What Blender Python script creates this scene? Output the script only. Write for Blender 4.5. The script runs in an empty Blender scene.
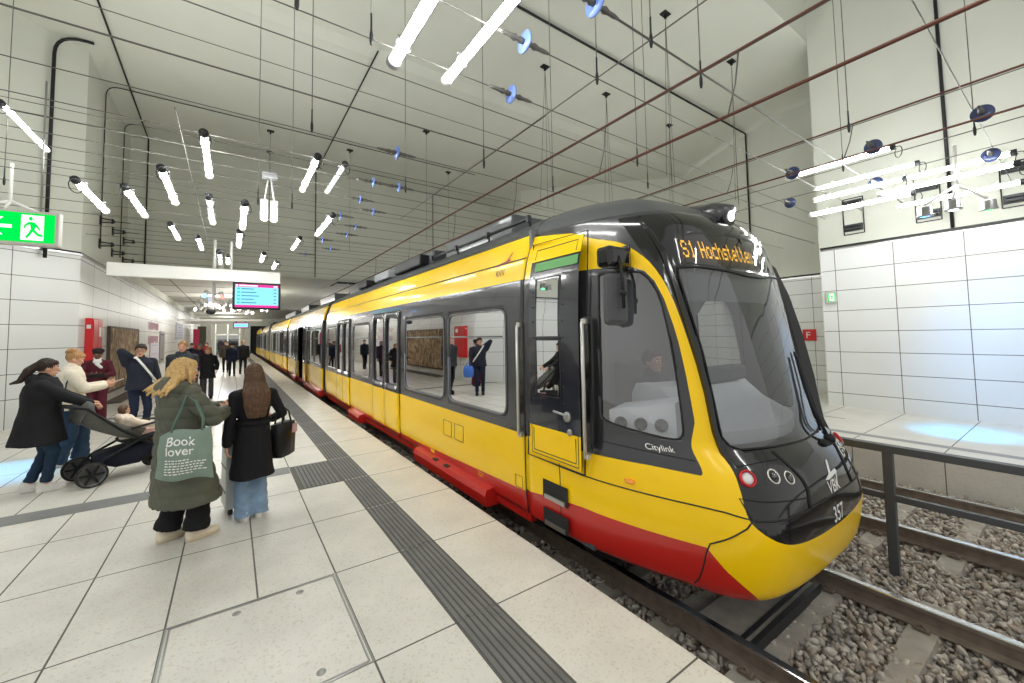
import bpy, bmesh, math, random
import numpy as np
from mathutils import Vector, Matrix, Quaternion
random.seed(7)
PI = math.pi
scene = bpy.context.scene
COL = scene.collection
V = Vector
# ------------------------------------------------------------------ materials
MATS = {}
def rgb(r, g, b):
    f = lambda c: ((c/255+0.055)/1.055)**2.4 if c > 10 else c/255/12.92
    return (f(r), f(g), f(b), 1)
def mat(name, col, rough=.5, metal=0, var=0, vscale=8, bump=0, bscale=60, emit=0, coat=0, spec=.5, trans=0, alpha=1):
    if name in MATS: return MATS[name]
    m = bpy.data.materials.new(name); m.use_nodes = True; MATS[name] = m
    nt = m.node_tree; b = nt.nodes['Principled BSDF']
    b.inputs['Base Color'].default_value = col; b.inputs['Roughness'].default_value = rough
    b.inputs['Metallic'].default_value = metal; b.inputs['Coat Weight'].default_value = coat
    b.inputs['Coat Roughness'].default_value = .05
    b.inputs['Specular IOR Level'].default_value = spec
    b.inputs['Transmission Weight'].default_value = trans
    if emit:
        b.inputs['Emission Color'].default_value = col; b.inputs['Emission Strength'].default_value = emit
    if var or bump:
        tc = nt.nodes.new('ShaderNodeTexCoord')
    if var:
        n = nt.nodes.new('ShaderNodeTexNoise'); n.inputs['Scale'].default_value = vscale; n.inputs['Detail'].default_value = 5
        nt.links.new(tc.outputs['Object'], n.inputs['Vector'])
        r = nt.nodes.new('ShaderNodeMapRange'); r.inputs[1].default_value = .3; r.inputs[2].default_value = .7
        r.inputs[3].default_value = 1-var; r.inputs[4].default_value = 1+var
        nt.links.new(n.outputs['Fac'], r.inputs[0])
        mx = nt.nodes.new('ShaderNodeVectorMath'); mx.operation = 'SCALE'; mx.inputs[0].default_value = col[:3]
        nt.links.new(r.outputs[0], mx.inputs['Scale']); nt.links.new(mx.outputs[0], b.inputs['Base Color'])
    if bump:
        n2 = nt.nodes.new('ShaderNodeTexNoise'); n2.inputs['Scale'].default_value = bscale; n2.inputs['Detail'].default_value = 4
        nt.links.new(tc.outputs['Object'], n2.inputs['Vector'])
        bp = nt.nodes.new('ShaderNodeBump'); bp.inputs['Strength'].default_value = bump; bp.inputs['Distance'].default_value = .01
        nt.links.new(n2.outputs['Fac'], bp.inputs['Height']); nt.links.new(bp.outputs[0], b.inputs['Normal'])
    return m
def speckle(name, base, dark, light, rough=.35):
    m = bpy.data.materials.new(name); m.use_nodes = True; MATS[name] = m
    nt = m.node_tree; b = nt.nodes['Principled BSDF']; L = nt.links.new
    tc = nt.nodes.new('ShaderNodeTexCoord')
    v = nt.nodes.new('ShaderNodeTexVoronoi'); v.inputs['Scale'].default_value = 80
    L(tc.outputs['Object'], v.inputs['Vector'])
    cr = nt.nodes.new('ShaderNodeValToRGB'); e = cr.color_ramp.elements
    e[0].position = .0; e[0].color = dark; e[1].position = .22; e[1].color = base
    sep = nt.nodes.new('ShaderNodeSeparateColor'); L(v.outputs['Color'], sep.inputs[0]); L(sep.outputs[0], cr.inputs[0])
    n = nt.nodes.new('ShaderNodeTexNoise'); n.inputs['Scale'].default_value = 2.2; n.inputs['Detail'].default_value = 6
    L(tc.outputs['Object'], n.inputs['Vector'])
    mr = nt.nodes.new('ShaderNodeMapRange'); mr.inputs[1].default_value=.3; mr.inputs[2].default_value=.7; mr.inputs[3].default_value=.9; mr.inputs[4].default_value=1.06
    L(n.outputs['Fac'], mr.inputs[0])
    s = nt.nodes.new('ShaderNodeVectorMath'); s.operation='SCALE'; L(cr.outputs[0], s.inputs[0]); L(mr.outputs[0], s.inputs['Scale'])
    L(s.outputs[0], b.inputs['Base Color']); b.inputs['Roughness'].default_value = rough
    return m
def glass_mat(name, tint, refl, rough=.01, col=(1,1,1,1)):
    m = bpy.data.materials.new(name); m.use_nodes = True; MATS[name] = m
    nt = m.node_tree; nt.nodes.clear(); L = nt.links.new
    o = nt.nodes.new('ShaderNodeOutputMaterial'); mx = nt.nodes.new('ShaderNodeMixShader')
    t = nt.nodes.new('ShaderNodeBsdfTransparent'); t.inputs[0].default_value = tint
    g = nt.nodes.new('ShaderNodeBsdfGlossy'); g.inputs['Roughness'].default_value = rough; g.inputs['Color'].default_value = col
    lw = nt.nodes.new('ShaderNodeLayerWeight'); lw.inputs[0].default_value = .35
    mr = nt.nodes.new('ShaderNodeMapRange'); mr.inputs[3].default_value = refl; mr.inputs[4].default_value = 1
    L(lw.outputs['Fresnel'], mr.inputs[0]); L(mr.outputs[0], mx.inputs[0]); L(t.outputs[0], mx.inputs[1]); L(g.outputs[0], mx.inputs[2])
    L(mx.outputs[0], o.inputs[0]); return m
def emis(name, col, strength):
    m = bpy.data.materials.new(name); m.use_nodes = True; MATS[name] = m
    nt = m.node_tree; nt.nodes.clear()
    o = nt.nodes.new('ShaderNodeOutputMaterial'); e = nt.nodes.new('ShaderNodeEmission')
    e.inputs[0].default_value = col; e.inputs[1].default_value = strength
    nt.links.new(e.outputs[0], o.inputs[0]); return m

M = dict(
 tile=speckle('platform_stone', rgb(221,218,210), rgb(206,200,188), rgb(235,230,220), .32),
 grout=mat('joint_dark', rgb(96,94,88), .8),
 tactile=mat('tactile_grey', rgb(112,112,110), .6, var=.12, vscale=5, bump=.2),
 concrete=mat('concrete', rgb(176,170,158), .85, var=.12, vscale=3, bump=.3, bscale=30),
 sleeper=mat('sleeper_concrete', rgb(160,154,144), .9, var=.18, vscale=6, bump=.5, bscale=40),
 ceiling=mat('ceiling_plaster', rgb(206,208,196), .9, var=.035, vscale=.6),
 wallup=mat('upper_wall_plaster', rgb(203,205,194), .9, var=.03, vscale=.8),
 panel=mat('wall_panel_enamel', rgb(226,228,227), .42, var=.015, vscale=1.5),
 steel=mat('steel', rgb(175,175,175), .3, 1),
 fence=mat('fence_paint', rgb(74,77,80), .5),
 darkmetal=mat('dark_metal', rgb(58,60,62), .45, .6),
 blackmetal=mat('black_metal', rgb(26,27,29), .45, .3),
 wire=mat('wire_grey', rgb(112,110,105), .5, .6),
 rail=mat('rail_rust', rgb(120,108,97), .7, .1, var=.2, vscale=12),
 railtop=mat('rail_top', rgb(210,212,214), .22, 1),
 copper=mat('contact_brown', rgb(108,70,58), .5, .5),
 yellow=mat('tram_yellow', rgb(255,208,0), .25, coat=.25, spec=.35),
 red=mat('tram_red', rgb(190,32,26), .3, coat=.4),
 black=mat('tram_black', rgb(50,51,54), .22, coat=.5),
 gloss=mat('tram_gloss_black', rgb(14,14,16), .10, coat=.5),
 roof=mat('roof_grey', rgb(66,68,71), .4, coat=.2),
 rubber=mat('rubber', rgb(24,24,25), .7),
 white=mat('white_paint', rgb(238,238,234), .4),
 seatgrey=mat('interior_grey', rgb(150,152,155), .6),
 dash=mat('dash_grey', rgb(205,208,210), .5),
 interior=mat('interior_dark', rgb(70,72,76), .7),
 green=mat('sticker_green', rgb(96,160,92), .5),
 signred=mat('sign_red', rgb(206,28,36), .4),
 blue=mat('disc_blue', rgb(110,140,215), .35, coat=.4),
 darkblue=mat('disc_dark_blue', rgb(48,62,106), .3, coat=.5),
 tube=emis('tube_light', (1,.99,.97,1), 33),
 lampsmall=emis('small_lamp', (1,.98,.94,1), 9),
 sgreen=emis('sign_green', rgb(0,205,70), 1.1), swhite=emis('sign_white', (1,1,1,1), 1.1),
 led=emis('led_amber', (1,.52,.03,1), 3),
 scyan=emis('screen_cyan', rgb(140,222,246), 1.0), smag=emis('screen_magenta', rgb(226,60,150), 1.0),
 stxt=emis('screen_text', rgb(70,120,150), .8),
 lgreen=emis('spot_green', (.05,1,.25,1), 6), lblue=emis('spot_blue', (.08,.35,1,1), 6),
 lred=emis('spot_red', (1,.15,.1,1), 3),
 skin=mat('skin', rgb(214,164,140), .5, spec=.3), skind=mat('skin_dark', rgb(120,80,62), .5, spec=.3),
)
M['sideglass'] = glass_mat('side_window_glass', (.24,.25,.27,1), .26, .015, (.74,.75,.77,1))
M['cabglass'] = glass_mat('cab_side_glass', (.78,.80,.82,1), .14)
M['windshield'] = glass_mat('windshield_glass', (.86,.89,.90,1), .07)
M['dispglass'] = glass_mat('display_glass', (.35,.35,.36,1), .05)
M['lens'] = glass_mat('lens_glass', (.9,.92,.95,1), .1)

# ------------------------------------------------------------------ mesh builder
class MB:
    def __init__(s): s.v=[]; s.f=[]; s.m=[]; s.sm=[]
    def add(s, vs, fs, m=0, smooth=False):
        o=len(s.v); s.v += [tuple(p) for p in vs]
        for f in fs: s.f.append([i+o for i in f]); s.m.append(m); s.sm.append(smooth)
        return s
    def box(s, c, d, m=0, R=None, bev=0):
        x,y,z=[k/2 for k in d]
        if bev:
            bm=bmesh.new(); bmesh.ops.create_cube(bm,size=1)
            for v in bm.verts: v.co=V((v.co.x*d[0],v.co.y*d[1],v.co.z*d[2]))
            bmesh.ops.bevel(bm,geom=bm.edges[:],offset=bev,segments=2,profile=.5,affect='EDGES')
            vs=[v.co.copy() for v in bm.verts]; bm.verts.index_update(); fs=[[v.index for v in f.verts] for f in bm.faces]; bm.free()
        else:
            vs=[V(p) for p in [(-x,-y,-z),(x,-y,-z),(x,y,-z),(-x,y,-z),(-x,-y,z),(x,-y,z),(x,y,z),(-x,y,z)]]
            fs=[(3,2,1,0),(4,5,6,7),(0,1,5,4),(1,2,6,5),(2,3,7,6),(3,0,4,7)]
        if R is not None: vs=[R@p for p in vs]
        c=V(c); return s.add([p+c for p in vs],fs,m)
    def b2(s, a, b, m=0, bev=0):
        return s.box([(a[i]+b[i])/2 for i in range(3)],[abs(b[i]-a[i]) for i in range(3)],m,None,bev)
    def tube(s, pts, r, n=8, m=0, cap=True, smooth=True, rs=None):
        pts=[V(p) for p in pts]; rings=[]
        up=None
        for i,p in enumerate(pts):
            t=(pts[min(i+1,len(pts)-1)]-pts[max(i-1,0)]).normalized()
            if up is None: up=V((0,0,1)) if abs(t.z)<.9 else V((1,0,0))
            a=(up-t*up.dot(t))
            a=a.normalized() if a.length>1e-6 else t.orthogonal().normalized()
            up=a; b=t.cross(a); rr=rs[i] if rs else r
            rings.append([p+(a*math.cos(2*PI*k/n)+b*math.sin(2*PI*k/n))*rr for k in range(n)])
        return s.rings(rings,m,cap,smooth)
    def rings(s, rings, m=0, cap=True, smooth=True, closed=True):
        n=len(rings[0]); vs=[p for r in rings for p in r]; fs=[]
        for i in range(len(rings)-1):
            for k in range(n if closed else n-1):
                k2=(k+1)%n; fs.append((i*n+k,i*n+k2,(i+1)*n+k2,(i+1)*n+k))
        if cap: fs.append(tuple(range(n))[::-1]); fs.append(tuple((len(rings)-1)*n+k for k in range(n)))
        return s.add(vs,fs,m,smooth)
    def lathe(s, prof, c=(0,0,0), axis=(0,0,1), n=16, m=0, smooth=True):
        q=V((0,0,1)).rotation_difference(V(axis)); c=V(c)
        R=[[c+q@V((r*math.cos(2*PI*k/n),r*math.sin(2*PI*k/n),z)) for k in range(n)] for r,z in prof]
        return s.rings(R,m,True,smooth)
    def ell(s, c, r, m=0, R=None, n=12):
        vs=[];fs=[]; c=V(c); k=n; j=max(6,n//2+2)
        for i in range(1,j):
            a=PI*i/j
            for q in range(k):
                b=2*PI*q/k; p=V((r[0]*math.sin(a)*math.cos(b),r[1]*math.sin(a)*math.sin(b),r[2]*math.cos(a)))
                vs.append(p)
        vs+= [V((0,0,r[2])),V((0,0,-r[2]))]; T=len(vs)-2; B=T+1
        for i in range(j-2):
            for q in range(k): q2=(q+1)%k; fs.append((i*k+q,(i+1)*k+q,(i+1)*k+q2,i*k+q2))
        for q in range(k): q2=(q+1)%k; fs.append((T,q,q2)); fs.append((B,(j-2)*k+q2,(j-2)*k+q))
        if R is not None: vs=[R@p for p in vs]
        return s.add([p+c for p in vs],fs,m,True)
    def cap(s, a, b, ra, rb, m=0, n=12):
        """rounded tapered capsule, closed"""
        a=V(a);b=V(b);t=(b-a); L=t.length
        if L<1e-6: return s.ell(a,(ra,)*3,m)
        t/=L; u=t.orthogonal().normalized(); w=t.cross(u); rings=[]
        for k in range(5):
            th=-PI/2+ (PI/2)*(k+.35)/4.35; rings.append((a+t*(ra*math.sin(th)),ra*math.cos(th)))
        for k in range(5):
            th=(PI/2)*k/4.35; rings.append((b+t*(rb*math.sin(th)),rb*math.cos(th)))
        R=[[p+(u*math.cos(2*PI*q/n)+w*math.sin(2*PI*q/n))*r for q in range(n)] for p,r in rings]
        return s.rings(R,m,True,True)
    def prism(s, poly, z0, z1, m=0, frame=None):
        """2D poly extruded z0..z1 ; frame(x,y,z)->world"""
        fr=frame or (lambda x,y,z:(x,y,z)); n=len(poly)
        vs=[fr(x,y,z0) for x,y in poly]+[fr(x,y,z1) for x,y in poly]
        fs=[tuple(range(n))[::-1],tuple(range(n,2*n))]+[(i,(i+1)%n,n+(i+1)%n,n+i) for i in range(n)]
        return s.add(vs,fs,m)
    def mesh(s, name, mats):
        me=bpy.data.meshes.new(name); me.from_pydata(s.v,[],s.f)
        for x in (mats if isinstance(mats,(list,tuple)) else [mats]): me.materials.append(x)
        me.polygons.foreach_set('material_index',s.m); me.polygons.foreach_set('use_smooth',s.sm); me.update()
        return me
    def build(s, name, mats, parent=None, fix=True):
        me=s.mesh(name,mats)
        if fix:
            bm=bmesh.new(); bm.from_mesh(me); bmesh.ops.recalc_face_normals(bm,faces=bm.faces[:]); bm.to_mesh(me); bm.free()
        o=bpy.data.objects.new(name,me); COL.objects.link(o)
        if parent: o.parent=parent
        return o
def tag(o,label=None,cat=None,group=None,kind=None):
    if label: o['label']=label
    if cat: o['category']=cat
    if group: o['group']=group
    if kind: o['kind']=kind
    return o
def empty(name,loc=(0,0,0),rz=0,label=None,cat=None,group=None):
    o=bpy.data.objects.new(name,None); COL.objects.link(o); o.location=loc; o.rotation_euler=(0,0,rz)
    o.empty_display_size=.1
    return tag(o,label,cat,group)
def struct(o): o['kind']='structure'; return o
def copy_tree(o,parent=None):
    c=o.copy(); COL.objects.link(c); c.parent=parent
    for ch in [x for x in COL.objects if x.parent==o]: copy_tree(ch,c)
    return c
def text_mesh(txt,size,mats,name,extr=.002,bold=False,align='LEFT',sx=1,offset=0):
    cu=bpy.data.curves.new(name,'FONT'); cu.body=txt; cu.size=size; cu.extrude=extr; cu.align_x=align; cu.offset=offset
    o=bpy.data.objects.new(name,cu); COL.objects.link(o)
    dg=bpy.context.evaluated_depsgraph_get(); me=bpy.data.meshes.new_from_object(o.evaluated_get(dg))
    bpy.data.objects.remove(o); me.materials.clear(); me.materials.append(mats)
    if sx!=1:
        for v in me.vertices: v.co.x*=sx
    return me
def text_obj(txt,size,m,name,frame,parent=None,**k):
    """frame: 4x4 matrix mapping text plane"""
    me=text_mesh(txt,size,m,name,**k); me.transform(frame)
    o=bpy.data.objects.new(name,me); COL.objects.link(o)
    if parent: o.parent=parent
    return o
def frame(o,x,y):
    x=V(x).normalized(); y=V(y).normalized(); z=x.cross(y)
    return Matrix(((x.x,y.x,z.x,o[0]),(x.y,y.y,z.y,o[1]),(x.z,y.z,z.z,o[2]),(0,0,0,1)))
def remesh(mb,name,mats,voxel,parent=None,disp=None,smooth=3,floor=None):
    me=mb.mesh(name,mats); o=bpy.data.objects.new(name,me); COL.objects.link(o)
    md=o.modifiers.new('r','REMESH'); md.mode='VOXEL'; md.voxel_size=voxel; md.use_smooth_shade=True
    if smooth: s=o.modifiers.new('s','SMOOTH'); s.factor=.5; s.iterations=smooth
    dg=bpy.context.evaluated_depsgraph_get(); m2=bpy.data.meshes.new_from_object(o.evaluated_get(dg))
    o.modifiers.clear(); o.data=m2
    if not len(m2.materials): 
        for x in (mats if isinstance(mats,(list,tuple)) else [mats]): m2.materials.append(x)
    if disp or floor is not None:
        n=len(m2.vertices); co=np.empty(n*3); m2.vertices.foreach_get('co',co); co=co.reshape(-1,3)
        no=np.empty(n*3); m2.vertices.foreach_get('normal',no); no=no.reshape(-1,3)
        if disp: co=co+no*disp(co)[:,None]
        if floor is not None: co[:,2]=np.maximum(co[:,2],floor)
        m2.vertices.foreach_set('co',co.ravel()); m2.update()
    m2.polygons.foreach_set('use_smooth',[True]*len(m2.polygons))
    if parent: o.parent=parent
    return o
def grid_panels(xs, ys, gap, fr, mb=None, skip=None):
    """panels between the break lines, dark joints of width gap (flat, material 1)"""
    mb=mb or MB(); g=gap/2
    def br(a):
        o=[a[0]]
        for k in a[1:-1]: o+= [k-g,k+g]
        return o+[a[-1]]
    X,Y=br(xs),br(ys); n=len(Y)
    vs=[fr(x,y) for x in X for y in Y]; fs=[];ms=[]
    o=len(mb.v); mb.v+= [tuple(v) for v in vs]
    for i in range(len(X)-1):
        for j in range(len(Y)-1):
            if skip and skip((X[i]+X[i+1])/2,(Y[j]+Y[j+1])/2): continue
            mb.f.append([o+i*n+j,o+(i+1)*n+j,o+(i+1)*n+j+1,o+i*n+j+1]); mb.m.append(1 if (i%2 or j%2) else 0); mb.sm.append(False)
    return mb
def ar(a,b,s):
    o=[];x=a
    while x<b-1e-6: o.append(x); x+=s
    return o+[b]
# ================================================================== camera
F_,PX_,PY_=401.667,510.94,312.83
yaw,pit,rol=[math.radians(a) for a in (34.7912,3.1144,-.973)]
fw=V((math.sin(yaw)*math.cos(pit),math.cos(yaw)*math.cos(pit),math.sin(pit)))
r_=V((math.cos(yaw),-math.sin(yaw),0)); u_=r_.cross(fw)
rr=r_*math.cos(rol)+u_*math.sin(rol); uu=u_*math.cos(rol)-r_*math.sin(rol)
cam=bpy.data.cameras.new('camera'); co=bpy.data.objects.new('camera',cam); COL.objects.link(co)
co.matrix_world=Matrix(((rr.x,uu.x,-fw.x,0),(rr.y,uu.y,-fw.y,0),(rr.z,uu.z,-fw.z,1.86),(0,0,0,1)))
cam.sensor_width=36; cam.lens=36*F_/1024; cam.shift_x=(512-PX_)/1024; cam.shift_y=(PY_-341.5)/1024
cam.clip_start=.05; cam.clip_end=300; scene.camera=co
scene.view_settings.view_transform='Standard'; scene.view_settings.look='None'; scene.view_settings.gamma=1
scene.view_settings.exposure=0.5; scene.view_settings.use_curve_mapping=False
w=bpy.data.worlds.new('world'); scene.world=w; w.use_nodes=True
w.node_tree.nodes['Background'].inputs[0].default_value=(1,.99,.96,1); w.node_tree.nodes['Background'].inputs[1].default_value=.5
scene.cycles.max_bounces=8; scene.cycles.diffuse_bounces=4; scene.cycles.glossy_bounces=4; scene.cycles.transparent_max_bounces=12
scene.cycles.sample_clamp_indirect=4

# ================================================================== setting
EDGE=2.217; ZR=-.34; ZB=-.56
XJ=[-9.2+.5217*0]+[ -1.377-.5217*k for k in range(14,0,-1)]+[-1.377,-.8537,-.324,.185,.7065,1.227,1.539,EDGE]
XJ[0]=XJ[1]-.52
YJ=[.317+1.064*k for k in range(-4,62)]
YJ2=ar(YJ[0],YJ[-1],1.064)
mb=MB()
def flskip(x,y):
    if 1.227<x<1.539: return True
    if .70<x<1.227 and 5.64<y<6.7: return True
    if -.324<x<.7065 and 2.445<y<3.509: return True
    return False
grid_panels(XJ,YJ2,.012,lambda x,y:(x,y,0),mb,flskip)
# platform slab edge and face
mb.b2((XJ[0],YJ[0],-.06),(EDGE,YJ[-1],-.002),0)
mb.b2((XJ[0],YJ[0],-.7),(EDGE-.06,YJ[-1],-.06),2)
struct(mb.build('floor',[M['tile'],M['grout'],M['concrete']],fix=False))
# tactile strip: ribbed profile along Y, in slabs
def ribbed(mb,x0,x1,y0,y1,pitch=.039,along='y',m=0):
    prof=[]; L=(x1-x0) if along=='y' else (y1-y0); n=int(L/pitch)
    p=L/n
    for k in range(n):
        a=k*p; prof+=[(a,.001),(a+p*.18,.001),(a+p*.32,.007),(a+p*.72,.007),(a+p*.86,.001)]
    prof.append((L,.001))
    if along=='y': R=[[(x0+a,y,z) for a,z in prof] for y in (y0,y1)]
    else: R=[[(x,y0+a,z) for a,z in prof] for x in (x0,x1)]
    q0=len(mb.m); mb.rings(R,m,cap=False,smooth=False,closed=False)
    for i in range(q0,len(mb.m)):
        if (i-q0)%5 in (0,4): mb.m[i]=2
def flat(mb,x0,x1,y0,y1,z,m=0): mb.add([(x0,y0,z),(x1,y0,z),(x1,y1,z),(x0,y1,z)],[(0,1,2,3)],m)
mb=MB()
for k in range(len(YJ2)-1):
    y0,y1=YJ2[k]+.006,YJ2[k+1]-.006
    if y0<30: ribbed(mb,1.233,1.533,y0,y1)
    else: flat(mb,1.233,1.533,y0,y1,.003)
    flat(mb,1.227,1.539,y0-.012,y0,.0005,1)
flat(mb,1.227,1.233,YJ2[0],YJ2[-1],.0005,1); flat(mb,1.533,1.539,YJ2[0],YJ2[-1],.0005,1)
GR=mat('tactile_groove',rgb(74,74,73),.7)
struct(mb.build('trim_1',[M['tactile'],M['grout'],GR],fix=False))
mb=MB(); ribbed(mb,.76,1.2,5.65,6.69,.045,'y'); flat(mb,.7065,1.227,5.64,6.7,-.001,1)
ribbed(mb,.62,1.2,13.0,13.9,.045,'y')
struct(mb.build('trim_2',[M['tactile'],M['grout'],GR],fix=False))
mb=MB(); flat(mb,XJ[0],.70,6.40,6.74,.0025)
flat(mb,XJ[0],.62,13.4,13.7,.0025)
struct(mb.build('trim_3',mat('dark_band_stone',rgb(122,122,122),.5,var=.08)))

# right-hand platform
RE=8.5; RW=12.15
mb=MB(); xs=[RE,10.05,RW+8]; 
mb2=grid_panels([RE,RW+8],ar(-5.05,14,1.064),.014,lambda x,y:(x,y,0),mb)
mb.b2((RE,-5.05,-.06),(RW+8,14,-.002),0)
grid_panels([-5.05+1.06*k for k in range(18)],[-.62,-.061],.012,lambda x,y:(RE+.02,x,y),mb)
struct(mb.build('floor',[M['tile'],M['grout']],fix=False)).name='floor_right'
mb=MB(); flat(mb,RE+.55,RE+.75,-5,14,.002); flat(mb,RE+1.95,RE+2.03,3.0,14,.002)
struct(mb.build('trim_4',mat('right_strip',rgb(150,150,150),.5)))

# panelled walls helper: line a->b in plan, z rows
def panel_wall(name,a,b,z0,z1,dz,dx,ztop,off=0,toff=0,zoff=0,mats=None,skip=None):
    a=V((a[0],a[1],0)); b=V((b[0],b[1],0)); L=(b-a).length; t=(b-a)/L; nrm=V((-t.y,t.x,0))
    xs=sorted(set([0,L]+[k for k in [toff+dx*i for i in range(-2,int(L/dx)+3)] if .02<k<L-.02]))
    zs=[z0]+[k for k in [zoff+dz*i for i in range(0,40)] if z0+.02<k<z1-.02]+[z1]
    mb=grid_panels(xs,zs,.014,lambda x,y:a+t*x+V((0,0,y)),None,skip)
    # top trim rail and upper plaster
    p=a; 
    R=lambda z,o:[a+nrm*o+V((0,0,z)),b+nrm*o+V((0,0,z))]
    mb.add(R(z1,0)+R(z1,.05)[::-1],[(0,1,2,3)],2); mb.add(R(z1,.05)+R(z1+.05,.05)[::-1],[(0,1,2,3)],2)
    mb.add(R(z1+.05,.05)+R(z1+.05,-.02)[::-1],[(0,1,2,3)],2)
    mb.add(R(z1+.05,.0)+R(z1+.1,.0)[::-1],[(0,1,2,3)],4)
    mb.add(R(z1+.1,0)+R(ztop,0)[::-1],[(0,1,2,3)],3)
    return struct(mb.build(name,[M['panel'],M['grout'],M['steel'],M['wallup'],M['blackmetal']],fix=False))
XL=-3.1; YC=14.12; ZC=9.2; YB=19.2
# left: straight wall beyond the corner, then the splayed piece coming towards us
panel_wall('wall_left',(XL,60),(XL,YC),0,3.98,.542,1.6,ZC,toff=60-YC-1.2-20*1.6+ .0,zoff=.64)
panel_wall('wall_splay',(XL,YC),(XL-6.1,YC-5.65),0,3.98,.542,1.6,ZC,toff=1.18,zoff=.64)
panel_wall('wall_right',(RW,3.78),(RW,-5.2),0,3.80,.4965,1.0665,12.2,toff=.285,zoff=.3165+.0)
# the set-back wall behind it on the right
mbw=MB()
panel_wall('wall_back_right',(15.2,5.9),(15.2,3.8),0,3.54,.455,1.35,ZC,toff=.9,zoff=.28)
panel_wall('wall_back_splay',(17.4,10.6),(15.2,5.9),0,3.54,.455,1.35,ZC,toff=.5,zoff=.28)
def vwall(mb,a,b,z0,z1,m=0): mb.add([(a[0],a[1],z0),(b[0],b[1],z0),(b[0],b[1],z1),(a[0],a[1],z1)],[(0,1,2,3)],m)
mb=MB()
vwall(mb,(RW,3.78),(RW,3.8),0,12.2); vwall(mb,(RW,3.8),(19,3.8),0,12.2)
vwall(mb,(17.4,10.6),(12.0,16.2),0,ZC); vwall(mb,(12.0,16.2),(12.0,YB+.01),0,ZC)
struct(mb.build('wall_right_upper',M['wallup'],fix=False))
# high ceiling with the shallow step across, and the raised bay over the near right
mb=MB()
mb.add([(-9.5,10.4,ZC),(19,10.4,ZC),(19,YB,ZC),(-9.5,YB,ZC)],[(0,1,2,3)])
mb.add([(-9.5,10.4,ZC),(19,10.4,ZC),(19,10.1,ZC+.1),(-9.5,10.1,ZC+.1)],[(0,1,2,3)])
mb.add([(-9.5,10.1,ZC+.1),(19,10.1,ZC+.1),(19,3.8,ZC+.1),(-9.5,3.8,ZC+.1)],[(0,1,2,3)])
mb.add([(-9.5,3.8,ZC+.1),(19,3.8,ZC+.1),(19,3.8,12.2),(-9.5,3.8,12.2)],[(0,1,2,3)])
mb.add([(-9.5,3.8,12.2),(19,3.8,12.2),(19,-5,12.2),(-9.5,-5,12.2)],[(0,1,2,3)])
struct(mb.build('ceiling',M['ceiling'],fix=False))
ZL=4.42
mb=MB()
vwall(mb,(-3.1,YB),(12,YB),ZL,ZC); struct(mb.build('wall_back',M['ceiling'],fix=False))
mb=MB()
mb.b2((XL,YB,ZL),(1.6,60,ZL+.1)); mb.b2((1.6,YB,ZL-.0),(12,60,ZL+.1),1)
for y in ar(21,59,3.2): mb.b2((XL,y,ZL-.012),(1.6,y+.03,ZL),2)
mb.b2((-2.2,YB,ZL-.015),(-2.17,60,ZL),2)
struct(mb.build('ceiling',[mat('low_ceiling_white',rgb(214,213,206),.8,var=.03,vscale=1),M['ceiling'],M['grout']])).name='ceiling_low'
# far end
mb=MB(); mb.b2((XL,60,0),(1.9,60.2,ZL)); mb.b2((1.9,60,3.5),(12,60.2,ZL)); mb.b2((6.2,40,-.6),(6.4,60,ZL)); 
struct(mb.build('wall_far',M['wallup']))
mb=MB(); mb.b2((1.9,66,-1),(9,66.2,5)); mb.b2((1.9,60.2,-1),(2.0,66,5)); struct(mb.build('wall_tunnel',M['blackmetal']))
mb=MB()
mb.b2((-1.9,47,0),(-1.6,47.3,3.35)); mb.b2((.75,47,0),(1.05,47.3,3.35)); mb.b2((-3.1,47,3.35),(1.3,47.35,3.7))
struct(mb.build('wall_portal',M['white']))

# track bed
mb=MB(); mb.b2((EDGE-.1,-5,-.8),(RE+.05,62,ZB-.01)); struct(mb.build('floor_track',mat('trackbed',rgb(120,112,104),.95,var=.25,vscale=9,bump=.8,bscale=25)))
# ================================================================== ballast, sleepers, rails, fence
rng=np.random.default_rng(3)
def ico():
    t=(1+5**.5)/2
    v=np.array([(-1,t,0),(1,t,0),(-1,-t,0),(1,-t,0),(0,-1,t),(0,1,t),(0,-1,-t),(0,1,-t),(t,0,-1),(t,0,1),(-t,0,-1),(-t,0,1)],float)/1.9
    f=[(0,11,5),(0,5,1),(0,1,7),(0,7,10),(0,10,11),(1,5,9),(5,11,4),(11,10,2),(10,7,6),(7,1,8),(3,9,4),(3,4,2),(3,2,6),(3,6,8),(3,8,9),(4,9,5),(2,4,11),(6,2,10),(8,6,7),(9,8,1)]
    return v,np.array(f)
iv,if_=ico(); allv=[];allf=[];allm=[];cnt=0
def stones(x0,x1,y0,y1,pitch,size):
    global cnt
    xs=np.arange(x0,x1,pitch); ys=np.arange(y0,y1,pitch)
    for x in xs:
        for y in ys:
            for lay in (0,1):
                px=x+rng.uniform(-.5,.5)*pitch; py=y+rng.uniform(-.5,.5)*pitch
                if lay and rng.random()<.45: continue
                s=size*rng.uniform(.6,1.25)*np.array([rng.uniform(.8,1.5),rng.uniform(.6,1.05),rng.uniform(.4,.8)])
                a=rng.normal(size=(3,3)); q,_=np.linalg.qr(a)
                v=(iv*(1+rng.uniform(-.36,.30,(12,1))))*s*.5
                z=ZB+.005+(.03 if lay else 0)+rng.uniform(-.01,.012)
                if px+size>RE or px-size<EDGE-.06: continue
                allv.append(v@q.T+np.array([px,py,z])); allf.append(if_+cnt*12); allm.append(int(rng.integers(0,4))); cnt+=1
stones(2.2,8.5,-.3,3.6,.047,.062)
stones(2.2,8.5,3.6,8,.075,.085)
stones(2.2,3.2,8,22,.11,.11)
me=bpy.data.meshes.new('ballast'); vv=np.concatenate(allv); ff=np.concatenate(allf)
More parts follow.
